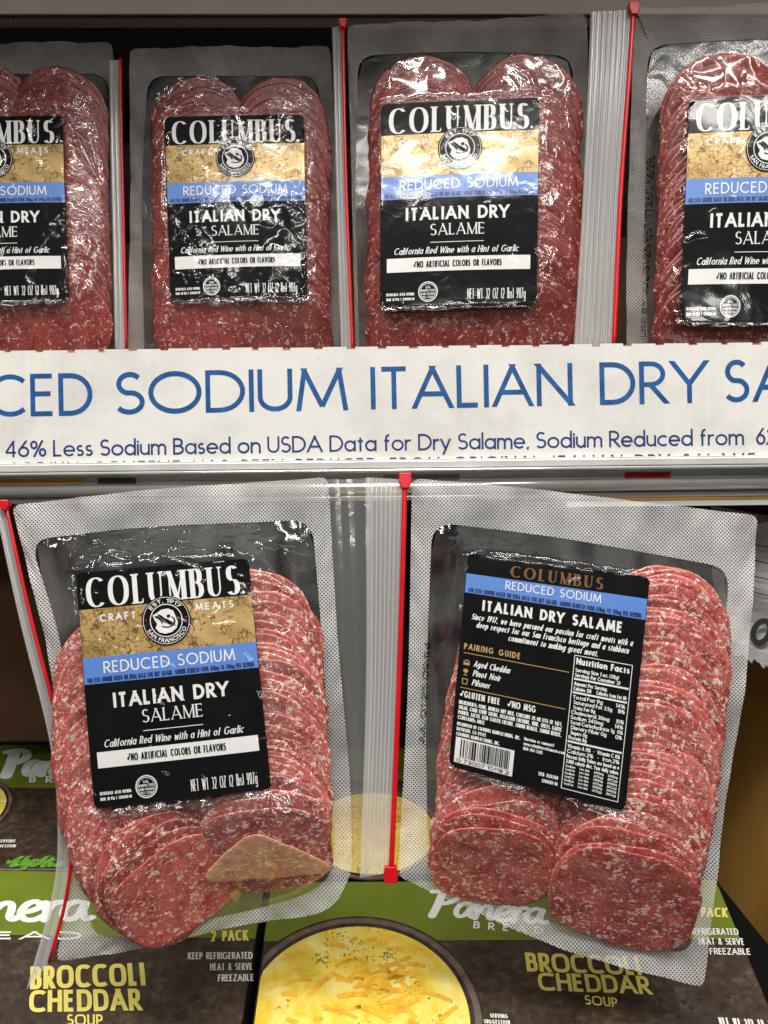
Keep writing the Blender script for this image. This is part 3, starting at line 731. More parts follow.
    def fold(A, Bq, w, hgt, k=4, jig=.12):
        pts = [A.lerp(Bq, i/k) for i in range(k+1)]; Ln = (Bq-A).length; nn = Vector((-(Bq-A).y, (Bq-A).x)).normalized()
        for i in range(1, k): pts[i] = pts[i]+nn*rnd.gauss(0, jig)*Ln*.35
        pts = smooth_poly(pts, 4*k)
        for i in range(len(pts)-1): segs.append((pts[i], pts[i+1], w*rnd.uniform(.8, 1.2), hgt*math.sin(PI*(i+.6)/len(pts))))
    cs = [fin(.03, .03), fin(.97, .03), fin(.97, .97), fin(.03, .97)]
    for ci in range(4):
        for k_ in range(int(5*wr)):
            a_ = lq[ci]+Vector((rnd.uniform(-.004, .004), rnd.uniform(-.006, .006))); e_ = cs[ci].lerp(cs[(ci+rnd.choice((1, 3))) % 4], rnd.random()*.45)
            fold(a_, a_.lerp(e_, rnd.uniform(.5, .95)), .0011, .0016*wr)
    for k_ in range(int(16*wr)):
        side = rnd.randrange(4); t_ = rnd.random(); dl = rnd.uniform(.05, .2)
        q_ = [(t_, .05+.05*rnd.random()), (.93+.04*rnd.random(), t_), (t_, .94+.03*rnd.random()), (.04+.04*rnd.random(), t_)][side]
        q2 = (q_[0]+(dl if side in (0, 2) else rnd.gauss(0, .03)), q_[1]+(dl if side in (1, 3) else rnd.gauss(0, .03)))
        q2 = (min(.98, max(.02, q2[0])), min(.98, max(.02, q2[1]))); fold(fin(*q_), fin(*q2), .0010, .0014*wr)
    for k_ in range(int(26*wr)):
        q_ = (rnd.uniform(.08, .92), rnd.uniform(.04, .96)); an = rnd.uniform(0, 6.3); dl = rnd.uniform(.03, .11)
        q2 = (min(.97, max(.03, q_[0]+dl*math.cos(an))), min(.97, max(.03, q_[1]+dl*math.sin(an)))); fold(fin(*q_), fin(*q2), .0010, (.0007 if labdist(fin(*q_)) > 0 else (.0006 if desc.get('film') == 'film_creased' else .0002))*wr*rnd.uniform(.5, 1.5), jig=.3)
    fold_ = np.zeros(len(V))
    for (A, Bq, w, hgt) in segs:
        dx, dy = Bq.x-A.x, Bq.y-A.y; L2 = dx*dx+dy*dy+1e-12; px_, py_ = V[:, 0]-A.x, V[:, 1]-A.y
        m_ = (np.abs(px_) < .012) & (np.abs(py_) < .012); px_, py_ = px_[m_], py_[m_]
        t_ = np.clip((px_*dx+py_*dy)/L2, 0, 1); d2 = (px_-t_*dx)**2+(py_-t_*dy)**2
        F_ = hgt*np.exp(-d2/w**2)
        fold_[m_] = np.maximum(fold_[m_], F_)
    V[:, 2] += fold_; mb.v = [tuple(float(x) for x in r_) for r_ in V]
    for k_, f_ in enumerate(mb.f):
        c_ = sum((Vector(mb.v[i]) for i in f_), Vector())/4; mb.mi[k_] = 1 if labdist(c_) < .001 else 0
    fm_ = desc.get('film', 'film'); mb.build('front_film', [M[fm_], M['film_label' if fm_ == 'film_creased' else 'film_clear']], root, smooth=True)
    mb = MB(); mb.grid(lambda u, v: (*fin(u, 1-v), -.0006), 12, 12); mb.build('backing_film', M['back_film'], root)
    # --- embossed seal frame
    fo = coons(*out); mb = MB()
    for side in range(4):
        def g(u, v, side=side):
            a, b = polypt(inn[side], u), polypt(out[side], u); p = a.lerp(b, v)
            wv = .0012*math.sin(u*9+seed*2+side)*v+.0007*math.sin(u*31+seed+v*3)*v+.0004*math.sin(u*67+side)*v
            return (p.x, p.y, wv+.0002)
        def uvf(u, v, side=side):
            p = polypt(inn[side], u).lerp(polypt(out[side], u), v); return (p.x, p.y)
        mb.grid(g, 80, 5, uvfn=uvf)
    mb.build('embossed_seal', M[desc.get('seal', 'seal')], root, smooth=True)
    # --- zipper
    if zipper:
        rp = smooth_poly(P(zipper['red']), 24); fl = smooth_poly(P(zipper['edge']), 24)
        def zf(u, v):
            a, b = polypt(rp, v), polypt(fl, v); p = b.lerp(a, u)
            return (p.x, p.y, .0018+.0009*abs(math.sin(u*PI*zipper.get('ribs', 7)))+.0008*math.sin(v*8))
        mb = MB(); mb.grid(lambda u, v: zf(u, 1-v), 56, 30); mb.build('zipper_flange', M['zip'], root, smooth=True)
        for k in range(zipper.get('lines', 5)):
            u = .16+.72*k/(max(1, zipper.get('lines', 5)-1))
            mb = MB(); mb.tube([(*zf(u, v)[:2], zf(u, v)[2]+.0004) for v in np.linspace(.01, .99, 24)], .00035, 6); mb.build('zipper_ridge', M['zip'], root, smooth=True)
        rw = zipper.get('w', 3.2)*S
        mb = MB(); pts = [polypt(rp, v) for v in np.linspace(0, 1, 30)]
        mb.tube([(p.x, p.y, .004+.0008*math.sin(k*.3)) for k, p in enumerate(pts)], rw*.55, 10); mb.build('zipper_track', M['red'], root, smooth=True)
        for e, up in zipper.get('ends', []):
            p = pts[0 if e == 0 else -1]; mb = MB(); s_ = rw
            if e == 0:
                prof = [(-1.35, 1.2), (1.35, 1.2), (1.4, -.6), (.7, -2.2), (-.7, -2.2), (-1.4, -.6)]
            else: prof = [(-1.4, 1.6), (1.2, 1.6), (1.4, -1.6), (-1.5, -1.7)]
            a = [(p.x+x*s_, p.y+y*s_, .0072) for x, y in prof]; b_ = [(x, y, .001) for x, y, z in a]
            mb.face(a[::-1]); mb.face(b_)
            for i in range(len(a)): j = (i+1) % len(a); mb.face([a[i], a[j], b_[j], b_[i]])
            o = mb.build('zipper_stop', M['red'], root); bm = bmesh.new(); bm.from_mesh(o.data); bmesh.ops.remove_doubles(bm, verts=bm.verts, dist=1e-6); bmesh.ops.recalc_face_normals(bm, faces=bm.faces); bm.to_mesh(o.data); bm.free()
            bv = o.modifiers.new('b', 'BEVEL'); bv.width = .0006; bv.segments = 2
    if desc.get('flange'):
        fe = smooth_poly(P(desc['flange']), 24); mb = MB(); mb.grid(lambda u, v: (*polypt(out[1], 1-v).lerp(polypt(fe, 1-v), u), .0004+.0012*math.sin(u*9)+.001*math.sin(v*11)), 14, 24)
        mb.build('side_flange', M['side_film'], root, smooth=True)
    if desc.get('code'):
        (s, a, b, cap) = desc['code']; A, B = F.loc(*a), F.loc(*b); d = (B-A).normalized(); nn = Vector((-d.y, d.x)); Ln = (B-A).length
        k = Ink(lambda x, y, hh: (A.x+d.x*x+nn.x*y, A.y+d.y*x+nn.y*y, max(Hs(A+d*x+nn*y), 0)+hh+.002), 0)
        k.text(s, 0, Ln, 0, cap*S, wt=.16, track=.2); k.build('date_code', M['black'], root)
    return root
# ================================================================= scene materials
def card_mat(name, a, b, rough=.7, streak=1.0):
    m, nt, N, L, out = nodes(name); tc = N('TexCoord')
    mp = N('Mapping'); mp.inputs['Scale'].default_value = (1, 14, 1); L(tc.outputs['Object'], mp.inputs['Vector'])
    n1 = N('TexNoise', i_Scale=30.0, i_Detail=5.0, i_Roughness=.6); L(mp.outputs[0], n1.inputs['Vector'])
    n2 = N('TexNoise', i_Scale=8.0, i_Detail=3.0); L(tc.outputs['Object'], n2.inputs['Vector'])
    f = mth(N, L, 'ADD', mth(N, L, 'MULTIPLY', n1.outputs[0], .5), mth(N, L, 'MULTIPLY', n2.outputs[0], .5))
    r = ramp(N, [(.35, a), (.65, b)]); L(f, r.inputs[0])
    p = N('BsdfPrincipled', i_Roughness=rough); L(r.outputs[0], p.inputs['Base Color'])
    bp = N('Bump', i_Strength=.15*streak, i_Distance=.0006); L(n1.outputs[0], bp.inputs['Height']); L(bp.outputs[0], p.inputs['Normal'])
    L(p.outputs[0], out.inputs[0]); return m
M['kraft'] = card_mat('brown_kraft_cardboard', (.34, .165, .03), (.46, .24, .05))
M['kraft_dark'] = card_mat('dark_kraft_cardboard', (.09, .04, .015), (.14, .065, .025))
M['beige'] = card_mat('beige_cardboard', (.62, .54, .45), (.70, .62, .52), streak=.4)
def lip_mat():
    m, nt, N, L, out = nodes('white_corrugated_card'); tc = N('TexCoord')
    n2 = N('TexNoise', i_Scale=14.0, i_Detail=6.0, i_Roughness=.65); L(tc.outputs['Object'], n2.inputs['Vector'])
    r = ramp(N, [(.3, (.62, .61, .58)), (.55, (.78, .77, .74))]); L(n2.outputs[0], r.inputs[0])
    n3 = N('TexNoise', i_Scale=300.0, i_Detail=2.0); L(tc.outputs['Object'], n3.inputs['Vector'])
    sp = mth(N, L, 'GREATER_THAN', n3.outputs[0], .73)
    w = N('TexWave', i_Scale=48.0, i_Distortion=.6); w.bands_direction = 'X'; L(tc.outputs['Object'], w.inputs['Vector'])
    p = N('BsdfPrincipled', i_Roughness=.55); L(mix(N, L, mth(N, L, 'MULTIPLY', sp, .35), r.outputs[0], (.45, .40, .33)), p.inputs['Base Color'])
    b = N('Bump', i_Strength=.22, i_Distance=.0006); L(mth(N, L, 'ADD', w.outputs[1], mth(N, L, 'MULTIPLY', n2.outputs[0], 3.0)), b.inputs['Height']); L(b.outputs[0], p.inputs['Normal'])
    L(p.outputs[0], out.inputs[0]); return m
M['lip'] = lip_mat()
M['lip_ink'] = simple('blue_print_on_card', (.002, .085, .29), .5, var=.35, vs=120)
M['lip_ink2'] = simple('dark_blue_print_on_card', (.008, .035, .17), .5, var=.2, vs=150)
M['steel'] = simple('brushed_steel', (.74, .74, .72), .3, metal=.35, var=.12, vs=30)
M['chrome'] = simple('chrome_wire', (.8, .8, .8), .15, metal=.6, var=.05)
M['void'] = simple('dark_back_panel', (.012, .010, .010), .7)
M['shelfpaint'] = simple('dark_board', (.03, .026, .024), .5)
M['olive'] = simple('olive_print', (.155, .20, .018), .34, var=.1, vs=25, coat=.3)
M['olive_dark'] = simple('dark_olive_print', (.05, .075, .008), .4, var=.12, coat=.2)
M['yellow'] = simple('yellow_print', (.80, .68, .16), .4, var=.05)
M['yellowstrip'] = simple('yellow_price_strip', (.72, .42, .06), .4, var=.2, vs=20)
M['greycard'] = card_mat('grey_printed_card', (.22, .22, .22), (.36, .36, .36))
M['greyink'] = simple('black_ink', (.02, .02, .02), .5)
def rock_mat():
    m, nt, N, L, out = nodes('printed_dark_table_top'); tc = N('TexCoord')
    n1 = N('TexNoise', i_Scale=22.0, i_Detail=8.0, i_Roughness=.72); L(tc.outputs['Object'], n1.inputs['Vector'])
    n2 = N('TexNoise', i_Scale=160.0, i_Detail=5.0, i_Roughness=.7); L(tc.outputs['Object'], n2.inputs['Vector'])
    f = mth(N, L, 'ADD', mth(N, L, 'MULTIPLY', n1.outputs[0], .55), mth(N, L, 'MULTIPLY', n2.outputs[0], .45))
    r = ramp(N, [(.38, (.018, .011, .007)), (.52, (.055, .036, .024)), (.66, (.15, .115, .085))]); L(f, r.inputs[0])
    p = N('BsdfPrincipled', i_Roughness=.36); p.inputs['Coat Weight'].default_value = .3; L(r.outputs[0], p.inputs['Base Color'])
    n4 = N('TexNoise', i_Scale=10.0); L(tc.outputs['Object'], n4.inputs['Vector'])
    b = N('Bump', i_Strength=.3, i_Distance=.004); L(n4.outputs[0], b.inputs['Height']); L(b.outputs[0], p.inputs['Normal'])
    L(p.outputs[0], out.inputs[0]); return m
M['rock'] = rock_mat()
def soup_mat():
    m, nt, N, L, out = nodes('printed_soup'); tc = N('TexCoord')
    n1 = N('TexNoise', i_Scale=45.0, i_Detail=6.0, i_Roughness=.6, i_Distortion=.8); L(tc.outputs['Object'], n1.inputs['Vector'])
    r = ramp(N, [(.3, (.80, .42, .03)), (.45, (.86, .62, .06)), (.62, (.92, .78, .22)), (.75, (.95, .86, .42))]); L(n1.outputs[0], r.inputs[0])
    v = N('TexVoronoi', i_Scale=38.0); L(tc.outputs['Object'], v.inputs['Vector']); vc = N('SeparateColor'); L(v.outputs['Color'], vc.inputs[0])
    n3 = N('TexNoise', i_Scale=400.0, i_Detail=2.0); L(tc.outputs['Object'], n3.inputs['Vector'])
    fk = mth(N, L, 'MULTIPLY', mth(N, L, 'GREATER_THAN', n3.outputs[0], .62), mth(N, L, 'GREATER_THAN', vc.outputs[0], .72))
    p = N('BsdfPrincipled', i_Roughness=.35); L(mix(N, L, mth(N, L, 'MULTIPLY', fk, .75), r.outputs[0], (.16, .17, .02)), p.inputs['Base Color'])
    L(p.outputs[0], out.inputs[0]); return m
M['soup'] = soup_mat()
M['carrot'] = simple('printed_cheese_shred', (.90, .46, .03), .4, var=.25, vs=200)
M['broccoli'] = simple('printed_broccoli', (.16, .20, .03), .5, var=.6, vs=500)
M['bowl'] = simple('printed_bowl_rim', (.045, .03, .026), .35, var=.5, vs=120)
M['bowl2'] = simple('printed_bowl_edge', (.15, .11, .09), .35, var=.3, vs=120)
M['leaf'] = simple('printed_parsley', (.12, .34, .03), .5, var=.4, vs=300)

# ================================================================= upper tray packs
GU = 'salame packs standing upright in the white tray'
def up_frame(px, py, d_low, d_high):
    a = ray(px, 380, d_low); b = ray(px, 20, d_high); return Frame(a, a, Vector((a.x, b.y, b.z)))
def rect4(T, R, B, L): return dict(T=T, R=R, B=B, L=L)
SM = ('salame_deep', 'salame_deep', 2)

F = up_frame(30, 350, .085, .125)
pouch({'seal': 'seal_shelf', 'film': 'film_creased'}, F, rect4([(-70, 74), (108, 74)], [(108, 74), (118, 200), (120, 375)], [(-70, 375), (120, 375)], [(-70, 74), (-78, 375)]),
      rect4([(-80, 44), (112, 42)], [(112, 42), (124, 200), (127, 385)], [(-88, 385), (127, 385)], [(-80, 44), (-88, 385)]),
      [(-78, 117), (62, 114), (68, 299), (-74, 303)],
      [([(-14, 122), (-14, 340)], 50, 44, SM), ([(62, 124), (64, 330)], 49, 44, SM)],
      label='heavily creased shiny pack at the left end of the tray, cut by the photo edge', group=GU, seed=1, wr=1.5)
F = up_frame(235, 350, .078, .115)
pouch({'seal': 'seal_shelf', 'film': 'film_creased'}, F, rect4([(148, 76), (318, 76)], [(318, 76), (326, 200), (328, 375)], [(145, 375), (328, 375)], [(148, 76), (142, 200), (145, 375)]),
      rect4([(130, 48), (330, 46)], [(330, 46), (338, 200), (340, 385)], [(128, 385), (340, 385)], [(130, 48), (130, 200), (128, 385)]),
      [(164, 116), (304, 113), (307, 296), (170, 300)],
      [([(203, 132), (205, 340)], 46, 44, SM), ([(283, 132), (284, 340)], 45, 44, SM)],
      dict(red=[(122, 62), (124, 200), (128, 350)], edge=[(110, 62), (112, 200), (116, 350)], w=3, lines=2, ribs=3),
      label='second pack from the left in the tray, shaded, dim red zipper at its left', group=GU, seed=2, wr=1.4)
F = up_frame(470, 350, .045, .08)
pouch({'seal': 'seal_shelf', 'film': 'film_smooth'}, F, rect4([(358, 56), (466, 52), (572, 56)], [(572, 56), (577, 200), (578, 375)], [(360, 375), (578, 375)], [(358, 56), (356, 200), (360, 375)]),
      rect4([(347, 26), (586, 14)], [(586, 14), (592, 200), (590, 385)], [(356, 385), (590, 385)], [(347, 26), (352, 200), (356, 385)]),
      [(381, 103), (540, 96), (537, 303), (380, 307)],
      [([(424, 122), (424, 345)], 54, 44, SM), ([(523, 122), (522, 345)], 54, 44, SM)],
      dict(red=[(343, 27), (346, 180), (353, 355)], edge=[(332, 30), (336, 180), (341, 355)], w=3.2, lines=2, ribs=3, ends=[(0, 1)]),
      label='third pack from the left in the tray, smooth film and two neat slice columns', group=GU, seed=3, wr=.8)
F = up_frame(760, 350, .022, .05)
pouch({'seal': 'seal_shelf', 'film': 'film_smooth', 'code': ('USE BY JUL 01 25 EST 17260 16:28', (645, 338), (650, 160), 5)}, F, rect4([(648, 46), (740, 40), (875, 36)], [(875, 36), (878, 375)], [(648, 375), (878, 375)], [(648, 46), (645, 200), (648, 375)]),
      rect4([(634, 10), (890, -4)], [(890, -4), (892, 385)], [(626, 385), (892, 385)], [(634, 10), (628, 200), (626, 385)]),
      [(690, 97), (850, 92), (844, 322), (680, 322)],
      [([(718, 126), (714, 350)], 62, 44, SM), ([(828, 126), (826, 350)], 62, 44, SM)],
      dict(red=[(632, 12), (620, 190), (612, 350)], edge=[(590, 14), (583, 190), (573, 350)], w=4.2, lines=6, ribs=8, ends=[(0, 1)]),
      label='rightmost pack in the tray, wide ribbed zipper flange and bright red track at left', group=GU, seed=4, wr=1.0)

# ================================================================= lower packs
GL = 'salame packs leaning in front of the soup boxes'
def lo_frame(px, dt, db, roll=0):
    a = ray(px, 960, db); b = ray(px, 480, dt); return Frame(a, a, Vector((a.x, b.y, b.z)))
F = lo_frame(190, -.022, -.058)
pouch({'curl': 1, 'film': 'film_creased', 'flange': [(372, 478), (373, 640), (372, 780), (370, 876)]}, F, rect4([(30, 540), (150, 527), (312, 520)], [(312, 520), (322, 640), (330, 780), (336, 872)], [(92, 940), (215, 918), (300, 896), (336, 872)], [(30, 540), (62, 650), (78, 790), (84, 870), (92, 940)]),
      rect4([(12, 505), (150, 490), (328, 477)], [(328, 477), (338, 640), (350, 780), (352, 872)], [(56, 962), (140, 948), (240, 926), (325, 910), (352, 872)], [(12, 505), (45, 640), (66, 780), (74, 860), (56, 962)]),
      [(75, 573), (248, 558), (271, 789), (93, 810)],
      [([(126, 678), (130, 770), (146, 842), (182, 882)], 66, 44, ('salame_pale', 'salame', 6)), ([(256, 634), (264, 750), (268, 850)], 64, 44, ('salame_pale', 'salame_tan', 1))],
      dict(red=[(8, 505), (34, 620), (62, 735), (74, 820), (70, 890), (52, 960)], edge=[(-4, 507), (22, 625), (50, 740), (58, 820), (54, 890), (28, 988)], w=3.0, lines=1, ribs=2, ends=[(0, 1)]),
      label='front facing pack at lower left, gold map label, curled red zipper down its left side', group=GL, seed=5, wr=1.6)
F = lo_frame(570, -.026, -.062)
pouch({'curl': .9, 'film': 'film_smooth', 'code': ('JUL 01 25 09:54', (424, 745), (430, 640), 5)}, F, rect4([(432, 522), (560, 538), (730, 568)], [(730, 568), (718, 690), (704, 800), (692, 956)], [(428, 860), (480, 890), (560, 926), (692, 956)], [(432, 522), (426, 700), (428, 860)]),
      rect4([(412, 478), (560, 492), (757, 516)], [(757, 516), (745, 690), (726, 800), (703, 988)], [(398, 876), (450, 900), (560, 948), (703, 988)], [(412, 478), (408, 680), (398, 876)]),
      [(468, 553), (651, 577), (626, 812), (449, 766)],
      [([(520, 640), (500, 760), (491, 860)], 60, 44, ('salame_pale', 'salame', 3)), ([(654, 634), (638, 770), (616, 892)], 70, 44, ('salame_pale', 'salame', 3))],
      dict(red=[(405, 480), (399, 680), (391, 872)], edge=[(366, 478), (366, 680), (360, 876)], w=4.4, lines=7, ribs=9, ends=[(0, 1), (1, 1)]),
      kind='back', label='pack at lower right turned back side out, black label with nutrition table and barcode', group=GL, seed=6, wr=1.1)

# ================================================================= white tray
lipF = Frame(ray(384, 460, 0), ray(384, 460, 0), ray(384, 345, 0), right=tuple((ray(768, 342, 0)-ray(0, 350.5, 0)).normalized()))
lipF = None
th = math.atan2(8.5, 768)
o0 = ray(384, 460, 0)
Rm = Matrix.Translation(o0) @ Matrix.Rotation(-th, 4, 'Y') @ Matrix.Rotation(PI/2, 4, 'X')
class FM(Frame):
    def __init__(s, Mx): s.M = Mx; s.I = Mx.inverted(); s.o = Mx.translation; s.n = (Mx.to_3x3() @ Vector((0, 0, 1))).normalized()
LF = FM(Rm)
tray = thing('display_tray', LF.M, 'white cardboard tray with blue lettering holding the upper row of packs', 'display tray')
w2 = 520*S; top = LF.loc(384, 346).y
mb = MB(); rn = random.Random(3)
# front wall with the torn perforation along its top edge
xs = []; x = -w2
while x < w2:
    a = rn.uniform(21, 25)*S; b = rn.uniform(6, 9)*S; xs.append((x, x+a, 0)); xs.append((x+a, x+a+b, 1)); x += a+b
for (a, b, k) in xs:
    hgt = top - (rn.uniform(2.2, 3.4)*S if k else rn.uniform(0, .8)*S)
    mb.box(a, b, 0, hgt, -.0035, 0)
bm = bmesh.new(); ob = mb.build('front_wall', M['lip'], tray)
bm.from_mesh(ob.data)
bmesh.ops.remove_doubles(bm, verts=bm.verts, dist=1e-6)
bm.to_mesh(ob.data); bm.free()
mb = MB()
for (a, b, k) in xs:
    if k: mb.box(a+.0003, b-.0003, top-.0035, top-1.5*S, -.0028, -.0008)
mb.build('corrugated_edge', M['kraft'], tray)
mb = MB(); mb.box(-w2, w2, 0, .003, -.2, -.0036); mb.build('tray_floor', M['lip'], tray)
for sx in (-1, 1):
    mb = MB(); mb.box(sx*w2-.002, sx*w2+.002, .0031, top*.98, -.2, -.0036); mb.build('side_wall', M['lip'], tray)
mb = MB(); mb.box(-w2, w2, .0031, .20, -.2035, -.2005); mb.build('rear_wall', M['kraft_dark'], tray)
def on(F, s, p0, p1, cap_px, ink, lean=None, **k):
    A, B = F.loc(*p0), F.loc(*p1); d = (B-A).normalized(); nn = Vector((-d.y, d.x)); Ln = (B-A).length
    cap = (F.loc(p0[0], p0[1]-cap_px)-A).dot(nn)
    if lean is not None: nn = (F.loc(p0[0]+lean*cap_px, p0[1]-cap_px)-A)/cap
    ink.add([[tuple((A.x+d.x*x+nn.x*y, A.y+d.y*x+nn.y*y) for x, y in f) for f in st] for st in lay(s, 0, Ln, 0, cap, **k)])
flat = lambda x, y, h: (x, y, h)
def base(x): return 417 - x*15.5/768
ik = Ink(flat, .00006)
for s, a, b in (('CED', -12, 93), ('SODIUM', 115, 348), ('ITALIAN', 371, 573), ('DRY', 600, 708), ('SALAME', 724, 935), ('REDU', -190, -30)):
    on(LF, s, (a, base(a)), (b, base(b)), 42.5, ik, wt=.115, track=.09)
ik.build('large_lettering', M['lip_ink'], tray)
ik = Ink(flat, .00006)
def b2(x): return 457.5 - x*13/768
on(LF, '46% Less Sodium Based on USDA Data for Dry Salame, Sodium Reduced from', (5, b2(5)), (750, b2(750)), 16.5, ik, wt=.12, track=.06, space=.2)
on(LF, '620mg to 340mg', (756, b2(756)), (900, b2(900)), 16.5, ik, wt=.12, track=.06, space=.2)
ik.build('small_lettering', M['lip_ink2'], tray)
ik = Ink(flat, .00006)
on(LF, 'SODIUM CONTENT HAS BEEN REDUCED FROM ORIGINAL ITALIAN DRY SALAME PER SERVING', (10, 474.5), (900, 463), 12, ik, wt=.14, track=.2, space=.6)
o = ik.build('folded_lettering', M['lip_ink2'], tray)
bm = bmesh.new(); bm.from_mesh(o.data)
bmesh.ops.bisect_plane(bm, geom=bm.verts[:]+bm.edges[:]+bm.faces[:], plane_co=(0, .0006, 0), plane_no=(0, -1, 0), clear_outer=True)
bm.to_mesh(o.data); bm.free()

# ================================================================= shelf with metal front
sh = thing('metal_shelf', LF.M, 'shiny metal shelf edge running under the white tray', 'shelf')
Y = lambda py: LF.loc(384, py).y
mb = MB(); mb.box(-.42, .42, Y(468.5), -.0005, -.28, .004); mb.build('front_lip', M['steel'], sh, bevel=.0008)
mb = MB(); mb.tube([(-.42, Y(471), .0055), (.42, Y(471), .0055)], .0012, 12); mb.build('wire', M['chrome'], sh, smooth=True)
mb = MB(); mb.box(-.42, .42, Y(489), Y(472), -.018, -.014); mb.build('price_channel', M['steel'], sh)
mb = MB(); mb.tube([(-.42, Y(487), -.006), (.42, Y(487), -.006)], .0042, 18); mb.build('wire', M['chrome'], sh, smooth=True)
mb = MB(); mb.tube([(-.42, Y(497), -.010), (.42, Y(497), -.010)], .0022, 14); mb.build('wire', M['chrome'], sh, smooth=True)
for a, b, k in ((-.262, -.2, 'yellowstrip'), (-.19, -.165, 'olive_dark'), (.16, .19, 'red'), (.0, .05, 'greycard')):
    mb = MB(); mb.box(a, b, Y(481), Y(474), -.0138, -.0128); mb.build('rail_patch', M[k], sh)  # colour patches standing for reflections and blurred goods along the rail
mb = MB(); mb.box(.14, .42, Y(503), Y(497.5), -.012, -.0095); mb.build('yellow_strip', M['yellowstrip'], sh)
mb = MB(); mb.box(.12, .42, Y(509), Y(503.5), -.012, -.0095); mb.build('white_strip', M['white'], sh)

# ================================================================= box above and shelves
cF = Frame(ray(384, 14, .15), ray(384, 14, .15), ray(384, -60, .15))
ca = thing('upper_carton', cF.M, 'beige carton resting on the shelf above the packs, only its lower edge in view', 'carton')
mb = MB(); mb.box(-.50, .50, .0, .10, -.13, 0); mb.build('front_panel', M['beige'], ca, bevel=.001)
sF = FM(cF.M @ Matrix.Translation((0, -.003, 0)))
sb = thing('dark_board', sF.M, 'dark corrugated strip standing for the shadowed gap under the beige carton', 'shelf')
mb = MB(); mb.box(-.50, .50, -.0085, -.0005, -.13, .001)  # dark strip put where the gap under the carton lies in shadow
mb.build('shadow_strip', M['shelfpaint'], sb, bevel=.0005)
mb = MB(); rn = random.Random(9)
x = -.46
while x < .46:
    mb.box(x, x+.002, -.0065, -.002, .0011, .0016); x += .0036
mb.build('corrugation', M['kraft_dark'], sb)

mb = MB(); mb.box(-.75, .75, .30, .32, -.55, .75); o = mb.build('wall', M['void']); o['kind'] = 'structure'
mb = MB(); mb.box(-.75, .75, -.42, .2995, -.60, -.56); o = mb.build('shelf_floor', M['shelfpaint']); o['kind'] = 'structure'

mb = MB(); mb.box(-.75, .75, -.10, .299, .50, .515); o = mb.build('shelf_ceiling', M['shelfpaint']); o['kind'] = 'structure'  # unseen shelf above, placed and sized to shade the upper packs

# cartons left and right in the lower bay
def carton(name, corners, depth_vec, mat, label, cat='carton'):
    """front quad from world corners (TL,TR,BR,BL) extruded"""
    mb = MB(); c = [Vector(q) for q in corners]; d = Vector(depth_vec); b = [q+d for q in c]
    org = (c[2]+c[3])/2
    c = [q-org for q in c]; b = [q-org for q in b]
    mb.face([c[3], c[2], c[1], c[0]]); mb.face(b)
    for i in range(4): j = (i+1) % 4; mb.face([c[i], c[j], b[j], b[i]])
    o = mb.build(name, mat); o.location = org; bm = bmesh.new(); bm.from_mesh(o.data); bmesh.ops.remove_doubles(bm, verts=bm.verts, dist=1e-6); bmesh.ops.recalc_face_normals(bm, faces=bm.faces); bm.to_mesh(o.data); bm.free()
    bv = o.modifiers.new('b', 'BEVEL'); bv.width = .0015; bv.segments = 2
    tag(o, label, cat); return o
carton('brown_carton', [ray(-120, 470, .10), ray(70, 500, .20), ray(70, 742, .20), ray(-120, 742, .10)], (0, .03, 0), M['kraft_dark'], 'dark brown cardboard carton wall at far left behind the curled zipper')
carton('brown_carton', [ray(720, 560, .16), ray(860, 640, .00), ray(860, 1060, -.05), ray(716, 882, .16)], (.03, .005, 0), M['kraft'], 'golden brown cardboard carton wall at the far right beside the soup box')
gF = Frame(ray(760, 640, .03), ray(760, 640, .03), ray(750, 500, .05), right=tuple((ray(860, 560, -.02)-ray(720, 505, .05)).normalized()))
gb = thing('printed_carton', gF.M, 'grey carton flap with black letters at the right edge above the brown carton', 'carton')
q = [gF.loc(*p) for p in ((712, 506), (850, 530), (850, 700), (714, 645))]
mb = MB()
def gq(u, v):
    p = q[3]*(1-u)*(1-v)+q[2]*u*(1-v)+q[1]*u*v+q[0]*(1-u)*v
    return (p.x, p.y+(.0015*math.sin(u*60)+.001*math.sin(u*140) if v == 0 else 0), .002*math.sin(v*14+u*3))
mb.grid(gq, 60, 12); o = mb.build('flap', M['greycard'], gb); so = o.modifiers.new('s', 'SOLIDIFY'); so.thickness = .003; so.offset = -1
ik = Ink(lambda x, y, h: (x, y, h+.0035), 0)
on(gF, 'OBE', (748, 640), (800, 668), 32, ik, wt=.2, track=.15)
for k in range(4): a = gF.loc(735, 540+k*16); b = gF.loc(850, 566+k*16); ik.line([tuple(a), tuple(b)], .0007)
ik.build('lettering', M['greyink'], gb)

